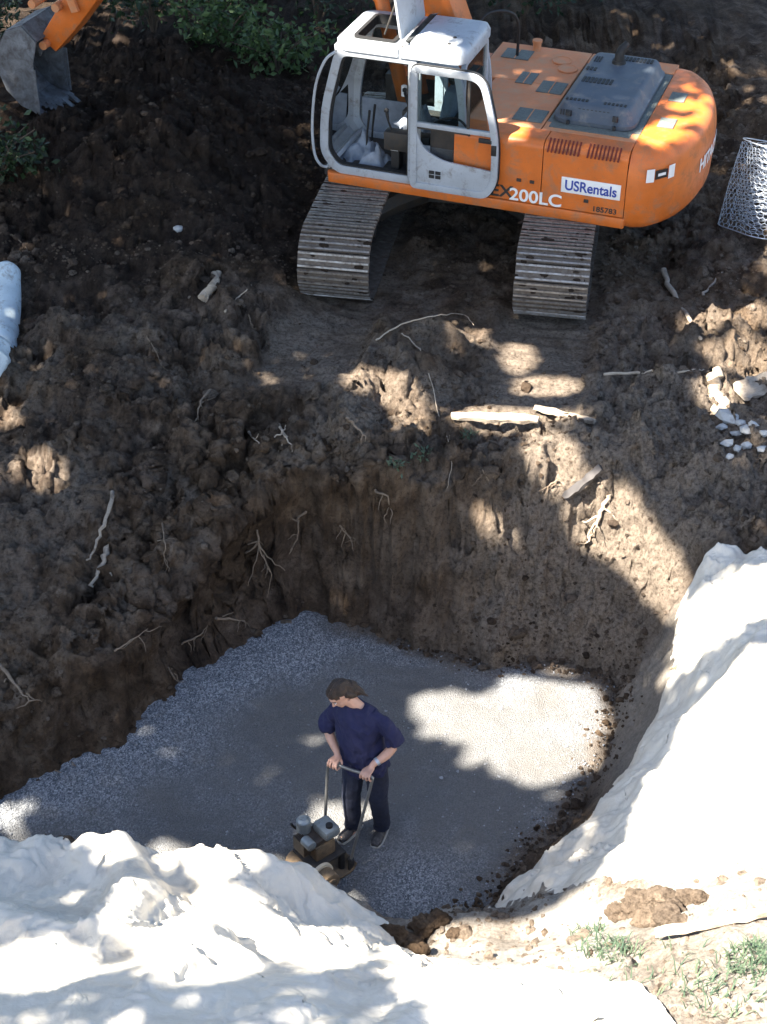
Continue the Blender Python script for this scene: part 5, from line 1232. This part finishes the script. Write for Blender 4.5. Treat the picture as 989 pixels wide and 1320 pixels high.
root_specs = [
 ([(330, 684), (338, 715), (350, 738)], .016, [([(332, 700), (310, 722), (296, 745), (308, 762), (306, 785)], .015), ([(334, 700), (350, 722), (368, 735)], .012), ([(332, 698), (300, 708), (262, 717)], .012), ([(334, 704), (326, 740), (318, 758)], .011), ([(340, 715), (350, 740), (344, 770)], .010)], 'large spreading bunch of bare roots at the left corner of the wall'),
 ([(396, 660), (384, 668), (385, 690), (374, 712)], .018, [([(384, 672), (366, 664)], .010)], 'single hooked pale root right of the spreading root bunch'),
 ([(437, 676), (448, 690), (460, 697)], .013, [([(446, 684), (440, 705)], .008)], 'short slanting root in the middle of the wall crest'),
 ([(484, 631), (500, 638), (501, 660)], .017, [], 'bent pale root below the crest sprouts'),
 ([(448, 538), (456, 550), (469, 562)], .022, [], 'thick pale root end on the slope below the left track print'),
 ([(322, 558), (336, 572)], .018, [], 'stubby pale root left of the forked white root'),
 ([(357, 548), (364, 562), (377, 574)], .022, [([(362, 562), (352, 566)], .015), ([(366, 560), (372, 550)], .012)], 'forked white root in the middle of the left bank'),
 ([(271, 506), (262, 520), (258, 542)], .018, [([(262, 520), (276, 514)], .010)], 'crooked upright root above the left bank'),
 ([(218, 860), (230, 885), (242, 908)], .016, [([(224, 868), (238, 886), (250, 896)], .010), ([(242, 908), (266, 906)], .012), ([(222, 862), (214, 880)], .008)], 'hanging bunch of pale roots above the gravel edge'),
 ([(278, 797), (296, 797), (313, 801)], .020, [([(284, 795), (300, 790)], .010)], 'short double root poking out of the dark left wall'),
 ([(213, 672), (214, 700), (212, 728)], .010, [([(204, 698), (222, 697)], .008)], 'thin upright root on the left bank'),
 ([(0, 856), (18, 880), (36, 906)], .026, [([(12, 872), (0, 884)], .016), ([(32, 896), (46, 902)], .014)], 'pale forked stick at the left frame edge above the gravel'),
 ([(70, 1000), (88, 994), (92, 982)], .016, [([(80, 998), (72, 990)], .012)], 'small antler-shaped root at the gravel edge bottom left'),
 ([(318, 408), (324, 416), (324, 424)], .014, [], 'tiny curled root right of the split log end'),
 ([(184, 424), (194, 448), (206, 474)], .009, [], 'thin straight root on the dark bank below the log end'),
 ([(0, 300), (16, 306), (34, 322)], .012, [], 'thin creeper stem at the upper left edge'),
 ([(786, 642), (772, 664), (760, 692)], .034, [([(772, 664), (752, 672)], .02)], 'sunlit root below the dark wet board in the right wall'),
 ([(720, 618), (706, 630), (700, 650)], .014, [([(708, 628), (690, 632)], .010)], 'small sunlit root left of the dark wet board'),
 ([(868, 864), (884, 858), (896, 856)], .014, [], 'pale twig at the upper edge of the right tarpaulin'),
 ([(152, 838), (170, 824), (188, 812)], .011, [], 'thin slanting twig above the scraped left wall'),
 ([(234, 830), (256, 818), (272, 804)], .013, [], 'slim root slanting across the dark left wall'),
 ([(580, 560), (570, 600), (574, 640)], .007, [], 'hair-thin root hanging below the crest plank'),
 ([(622, 605), (640, 640), (648, 662)], .008, [], 'thin drooping root under the crest plank middle'),
]
for i, (px, r, br, lab) in enumerate(root_specs):
    stick('root', px, r, M['root'] if i not in (5, 6, 16) else M['palewood'], lab, 'root', .035, .45, br, seed=20+i, hang=i in (0, 1, 2, 8, 21, 22))

# ------------------------------------------------------------------ roll of wire netting at the right edge
pb, _ = hit(972, 300)
wr = empty('wire_netting_roll', pb); wr.rotation_euler = (R(-8), R(14), R(20)); tag(wr, 'upright roll of galvanised wire netting at the right edge beyond the tracks', 'wire netting')
q = MB(); rad_, hgt = .42, 1.05; hexw = .072; rows = int(hgt/(hexw*.87)); cols = int(2*math.pi*rad_/hexw)
def cp(a, z): k = 1+.07*math.sin(3*a+1)+.05*math.sin(5*a+z*3); return Vector((rad_*k*math.cos(a)*(1-.10*z), rad_*k*math.sin(a)*(1-.10*z), z))
da = 2*math.pi/cols; hz = hexw*.87
for rw_ in range(rows):
    for cc in range(cols):
        a = (cc + .5*(rw_ % 2))*da; z = rw_*hz
        p0, p1, p2 = cp(a, z+hz*.16), cp(a, z+hz*.84), cp(a+da/2, z+hz*1.16)
        for s_, e_ in ((p0, p1), (p1, p2), (p1, cp(a-da/2, z+hz*1.16))): q.tube([s_, e_], .0042, 3, cap=False)
q.build('netting', M['wire'], wr, None)
for z in (.02, hgt): 
    q = MB(); q.tube([cp(a, z) for a in np.linspace(0, 2*math.pi, 49)], .007, 5, cap=False); q.build('rim_wire', M['wire'], wr)
q = MB()
for k in range(3):
    r2 = .33-.09*k
    for zz in np.arange(.05, hgt, .075): q.tube([Vector((r2*math.cos(a)*(1+.05*math.sin(4*a)), r2*math.sin(a), zz+.02*math.sin(6*a+k))) for a in np.linspace(0, 2*math.pi, 25)], .0042, 3, cap=False)
tag(q.build('inner_windings', M['wire'], wr, None), kind='stuff')

# ------------------------------------------------------------------ shrubs, sprouts, grass
def leaf_cloud(pos, size, rng, aspect=.5, droop=.3):
    n = len(pos); size = np.broadcast_to(size, n)
    az = rng.uniform(0, 2*math.pi, n); el = rng.normal(-droop, .55, n)
    d = np.stack([np.cos(az)*np.cos(el), np.sin(az)*np.cos(el), np.sin(el)], 1); t = rng.normal(size=(n, 3)); t -= (t*d).sum(1, keepdims=True)*d; t /= np.linalg.norm(t, axis=1, keepdims=True)
    nn = np.cross(d, t); L = size[:, None]
    a = pos; b = pos + d*L*.5 + t*L*aspect*.5 + nn*L*.08; c = pos + d*L; e = pos + d*L*.5 - t*L*aspect*.5 + nn*L*.08
    V = np.stack([a, b, c, e], 1).reshape(-1, 3); F = np.arange(4*n).reshape(n, 4); return V, F
def shrub(x, y, r, h, n, ls, label, seed, mat='leafb', name='shrub'):
    rng = np.random.default_rng(seed); p, _ = drop(x, y); o = empty(name, p); tag(o, label, 'shrub', None)
    b = MB(); tips = []
    for k in range(11):
        a = rng.uniform(0, 6.28); e = rng.uniform(.35, 1.0); tip = Vector((math.cos(a)*r*e, math.sin(a)*r*e, h*rng.uniform(.45, 1.0)))
        b.tube(smooth_path([(0, 0, -.08), Vector((tip.x*.3, tip.y*.3, tip.z*.55)), tip], 4), list(np.linspace(.018, .005, 9)), 5); tips.append(tip)
    b.build('stem', M['bark'], o)
    cen = np.array([t for t in tips for _ in range(3)])*rng.uniform(.55, 1.05, (33, 1)) + rng.normal(0, .10*r, (33, 3))
    pos = cen[rng.integers(0, 33, n)] + rng.normal(0, 1, (n, 3))*np.array([r*.20, r*.20, h*.13]); pos[:, 2] = np.maximum(pos[:, 2], .02)
    V, F = leaf_cloud(pos, ls*rng.uniform(.6, 1.3, n), rng, .55); link('foliage', np_mesh('foliage', V, F, M[mat], False), o); return o
SH = [(-4.7, 8.4, .8, 1.0, 1400, .12, 'dark leafy shrub at the left edge below the bucket'), (-5.9, 12.2, 1.0, 1.2, 1500, .12, 'dark shrub behind the bucket at the left edge'),
      (-3.4, 13.4, 1.0, 1.3, 1500, .13, 'shrub between the bucket arm and the brightest leaves'), (-2.3, 13.0, .9, 1.0, 1500, .14, 'broad-leaved bright shrub left of the cab roof'), (-1.5, 12.2, .8, .9, 1300, .14, 'sunlit low shrub just left of the cab'),
      (-1.0, 14.2, 1.1, 1.6, 1700, .13, 'taller shrub behind the cab roof'), (.6, 15.0, 1.1, 1.5, 1500, .12, 'shrub behind the boom'), (2.2, 14.6, .9, 1.1, 1500, .13, 'leafy shrub behind the engine deck'),
      (3.2, 15.6, .9, 1.0, 1300, .12, 'low shrub at the top edge beyond the exhaust'), (-4.6, 15.8, 1.4, 2.0, 1700, .14, 'large dark shrub at the top left'), (-2.6, 16.2, 1.4, 2.0, 1700, .14, 'large dark shrub at the top edge left of the boom')]
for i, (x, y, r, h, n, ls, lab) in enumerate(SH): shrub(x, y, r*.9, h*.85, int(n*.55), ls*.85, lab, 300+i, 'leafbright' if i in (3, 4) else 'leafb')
for i, (u, v, lab) in enumerate([(512, 606, 'small green sprout on the crest above the bent root'), (604, 566, 'weedy green sprout just below the crest plank'), (545, 590, 'tiny sprout beside the hanging vine')]):
    p, n_ = hit(u, v); rng = np.random.default_rng(70+i); k = 26
    pos = rng.normal(0, .05, (k, 3))*np.array([1, 1, .6]) + np.array([0, 0, .05]); V, F = leaf_cloud(pos, .07, rng, .35, -.4)
    o = empty('sprout', p); tag(o, lab, 'sprout'); link('leaves', np_mesh('leaves', V, F, M['grass'], False), o)
    b = MB(); b.tube([(0, 0, -.04), (.01, 0, .04), (.02, .01, .12)], [.006, .005, .002], 5); b.build('stem', M['grass'], o)
def grass_patch(polys, n, seed, label):
    rng = np.random.default_rng(seed); V = []; F = []
    for (u0, v0, ru, rv, m) in polys:
        for k in range(m):
            a = rng.uniform(0, 6.28); r = math.sqrt(rng.uniform()); p, n_ = hit(u0+ru*r*math.cos(a), v0+rv*r*math.sin(a))
            if p is None: continue
            az = rng.uniform(0, 6.28); L = rng.uniform(.03, .10); d = Vector((math.cos(az), math.sin(az), 0)); w = Vector((-d.y, d.x, 0))*.005; o = len(V)
            V += [tuple(p-w), tuple(p+w), tuple(p+d*L*.4+Vector((0, 0, L*.7))+w*.7), tuple(p+d*L+Vector((0, 0, L*.8))), tuple(p+d*L*.4+Vector((0, 0, L*.7))-w*.7)]; F += [(o, o+1, o+2, o+4), (o+4, o+2, o+3)]
    me = bpy.data.meshes.new('grass'); me.from_pydata(V, [], F); me.materials.append(M['grass']); tag(link('grass', me), label, 'grass', kind='stuff')
grass_patch([(785, 1225, 42, 16, 150), (965, 1240, 34, 24, 200), (860, 1250, 90, 35, 70), (930, 1285, 60, 30, 90), (760, 1205, 25, 10, 40)], 0, 5, 'thin green grass growing on the near bank bottom right')

# ------------------------------------------------------------------ tall trees beside and behind the dig (their crowns stand above the picture and shade the pit)
def splane(p):
    """where the sun's ray through a point crosses the level z = 12"""
    t = (12-p[2])/TO_SUN.z; return (p[0]+TO_SUN.x*t, p[1]+TO_SUN.y*t)
GAPS = []; THIN = []
def gap_px(poly, thin=0.0): GAPS.append([splane(hit(u, v)[0]) for u, v in poly]); THIN.append(thin)
def gap_w(pts3): THIN.append(0); GAPS.append([splane(p) for p in pts3])
def gap_c(u, v, ru, rv): gap_px([(u+ru*math.cos(a), v+rv*math.sin(a)) for a in np.linspace(0, 2*math.pi, 13)[:-1]])
gap_px([(528, 906), (560, 898), (640, 905), (660, 878), (720, 868), (765, 884), (782, 930), (770, 990), (705, 1016), (650, 998), (610, 960), (560, 948)])
gap_c(430, 1064, 24, 22); gap_c(478, 1052, 12, 16); gap_c(40, 1066, 20, 10); gap_c(112, 1094, 22, 8)
gap_px([(676, 575), (700, 560), (735, 575), (760, 596), (752, 622), (718, 640), (690, 612)])
gap_px([(745, 640), (790, 622), (815, 650), (850, 690), (884, 735), (884, 790), (862, 800), (838, 768), (800, 728), (750, 700), (735, 670)])
gap_px([(605, 652), (640, 660), (655, 690), (640, 705), (615, 672)])
gap_c(668, 462, 20, 20); gap_c(705, 498, 45, 12); gap_c(608, 436, 20, 12); gap_px([(445, 480), (500, 478), (540, 505), (545, 560), (520, 560), (500, 510), (450, 500)])
gap_c(56, 606, 22, 24); gap_c(8, 540, 12, 24); gap_px([(870, 412), (989, 394), (989, 415), (900, 425)]); gap_px([(905, 452), (989, 440), (989, 480), (930, 476)]); gap_c(925, 506, 22, 26)
gap_px([(590, 528), (690, 528), (770, 545), (690, 550), (590, 545)])
gap_px([(850, 880), (884, 790), (989, 735), (1120, 690), (1120, 745), (989, 800), (900, 860)]); gap_px([(989, 838), (1150, 800), (1200, 1330), (620, 1330), (520, 1240), (560, 1200), (700, 1185), (790, 1120), (830, 1040), (890, 930)]); gap_px([(850, 880), (989, 790), (1150, 740), (1150, 830), (989, 850), (850, 960), (780, 1080), (690, 1170), (640, 1170), (745, 1050), (800, 930)], .75)
gap_px([(-200, 1128), (140, 1108), (350, 1094), (440, 1140), (500, 1190), (560, 1260), (560, 1330), (-200, 1330)], .85); gap_c(290, 1215, 90, 55); gap_c(195, 1105, 40, 18); gap_c(60, 1250, 60, 30); gap_c(440, 1230, 40, 25); gap_c(330, 1130, 50, 18)
EM = Matrix.Translation(EXC_C) @ exc.rotation_quaternion.to_matrix().to_4x4()
for pts_ in ([(1.25, .35, 2.55), (1.25, 1.4, 2.5), (-.3, 1.45, 2.5), (.1, 1.0, 2.6), (.6, .8, 2.6)], [(-2.1, .9, 1.8), (-2.3, .4, 1.8), (-2.5, .5, 1.8), (-2.4, 1.05, 1.8)], [(-.75, 1.3, 1.75), (-.78, .9, 1.75), (-.95, 1.0, 1.75), (-.9, 1.35, 1.75)]):
    gap_w([EM @ Vector(p) for p in pts_])
def in_gap(x, y, luck):
    hitm = np.zeros(x.shape, bool)
    for g, th in zip(GAPS, THIN):
        ins = np.zeros(x.shape, bool); n = len(g)
        for i in range(n):
            ax_, ay_ = g[i]; bx_, by_ = g[(i+1) % n]; ins ^= ((ay_ > y) != (by_ > y)) & (x < (bx_-ax_)*(y-ay_)/(by_-ay_+1e-12)+ax_)
        hitm |= ins & (luck >= th)
    return hitm
def tree(x, y, crowns, n, ls, label, seed, top=None, gaps=True, group=None):
    rng = np.random.default_rng(seed); p, _ = drop(x, y); o = empty('tall_tree', p); tag(o, label, 'tree')
    top = top or max(c[2] for c in crowns); b = MB(); b.tube(smooth_path([(0, 0, -.3), (.1, .05, (top-p.z)*.4), (-.05, .1, (top-p.z)*.75), (0, 0, top-p.z)], 5), list(np.linspace(.30, .08, 16)), 10)
    trunk = b.build('trunk', M['bark'], o)
    V_, F_ = [], []; off = 0
    for (cx, cy, cz, rx_, ry_, rz_) in crowns:
        b = MB(); s0 = Vector((0, 0, (top-p.z)*rng.uniform(.6, .85))); e0_ = Vector((cx, cy, cz))-p
        b.tube(smooth_path([s0, s0.lerp(e0_, .5)+Vector((0, 0, .4)), e0_], 5), list(np.linspace(.11, .03, 11)), 7); b.build('limb', M['bark'], trunk)
        m = int(n*rx_*ry_); d = rng.normal(size=(m, 3)); d /= np.linalg.norm(d, axis=1, keepdims=True); r = rng.uniform(0, 1, m)**.4
        pos = np.array([cx, cy, cz]) + d*r[:, None]*np.array([rx_, ry_, rz_])
        pos += .35*np.stack([noise(pos[:, 0]*1.2, pos[:, 1]*1.2, pos[:, 2]*1.2, s) for s in (1, 2, 3)], 1)
        size = ls*rng.uniform(.6, 1.4, m)
        V, F = leaf_cloud(pos, size, rng, .75, .1)
        if gaps:                             # leave the openings that let the sun through
            t = (12-V[:, 2])/TO_SUN.z; g = in_gap(V[:, 0]+TO_SUN.x*t, V[:, 1]+TO_SUN.y*t, np.repeat(rng.uniform(0, 1, len(pos)), 4)).reshape(-1, 4).any(1)
            F = F[~g]; used_ = np.unique(F); rm = -np.ones(len(V), int); rm[used_] = np.arange(len(used_)); V = V[used_]; F = rm[F]
        if len(F) == 0: continue
        V_.append(V); F_.append(F+off); off += len(V)
    if V_: link('crown', np_mesh('crown', np.concatenate(V_)-np.array(p), np.concatenate(F_), M['leaf'], False), o)
    return o
tree(-9.5, -2.0, [(-8.0, -3.2, 13, 3.2, 2.6, 2.2), (-10.5, -2.0, 12.5, 2.8, 2.8, 2.2), (-6.4, -1.6, 13.5, 2.6, 2.4, 2.0), (-9.2, -6.4, 12.5, 2.8, 2.2, 1.8), (-6.4, -6.6, 12.9, 2.6, 2.0, 1.6), (-11.6, -6.2, 12.4, 2.2, 2.0, 1.6), (-4.4, -4.2, 13.4, 2.6, 2.6, 1.8)], 680, .25, 'broad tree standing left of the pit outside the picture', 1)
tree(-9.0, 3.6, [(-8.0, 1.2, 12.6, 3.2, 2.8, 2.2), (-10.4, 3.4, 12.2, 2.8, 2.8, 2.2), (-6.2, 3.2, 13.4, 2.8, 2.6, 2.0), (-5.0, .6, 14.0, 2.4, 2.4, 1.8)], 680, .25, 'second tree left of the pit outside the picture', 2)
tree(-8.6, 9.0, [(-7.6, 6.4, 12.4, 3.0, 2.8, 2.2), (-9.8, 8.4, 12.2, 2.8, 2.8, 2.2), (-5.6, 8.0, 13.0, 2.8, 2.8, 2.0), (-4.0, 5.6, 13.8, 2.4, 2.4, 1.8)], 680, .25, 'third tree left of the dig outside the picture', 3)
tree(-6.6, 14.5, [(-5.6, 11.6, 12.6, 3.0, 2.8, 2.2), (-8.0, 13.5, 12.0, 2.8, 2.8, 2.2), (-3.4, 12.5, 13.0, 2.8, 2.8, 2.0), (-4.0, 9.2, 11.5, 2.4, 2.2, 1.6), (-1.4, 9.8, 13.2, 2.4, 2.4, 1.8), (.8, 11.8, 13.4, 2.4, 2.4, 1.8)], 680, .25, 'tree behind the bucket above the picture', 4)
tree(-1.5, 19.5, [(-2.5, 18, 10, 3.4, 3.0, 3.0), (1.0, 19, 10.5, 3.2, 3.0, 3.0), (-6, 19, 10, 3.2, 3.0, 3.0)], 60, .42, 'tree behind the shrubs above the picture', 5, gaps=False)
tree(6.0, 21.0, [(5.5, 19.5, 10, 3.2, 3.0, 3.0), (9.0, 20, 10.5, 3.2, 3.0, 3.2)], 60, .42, 'tree on the right behind the machine above the picture', 6, gaps=False)
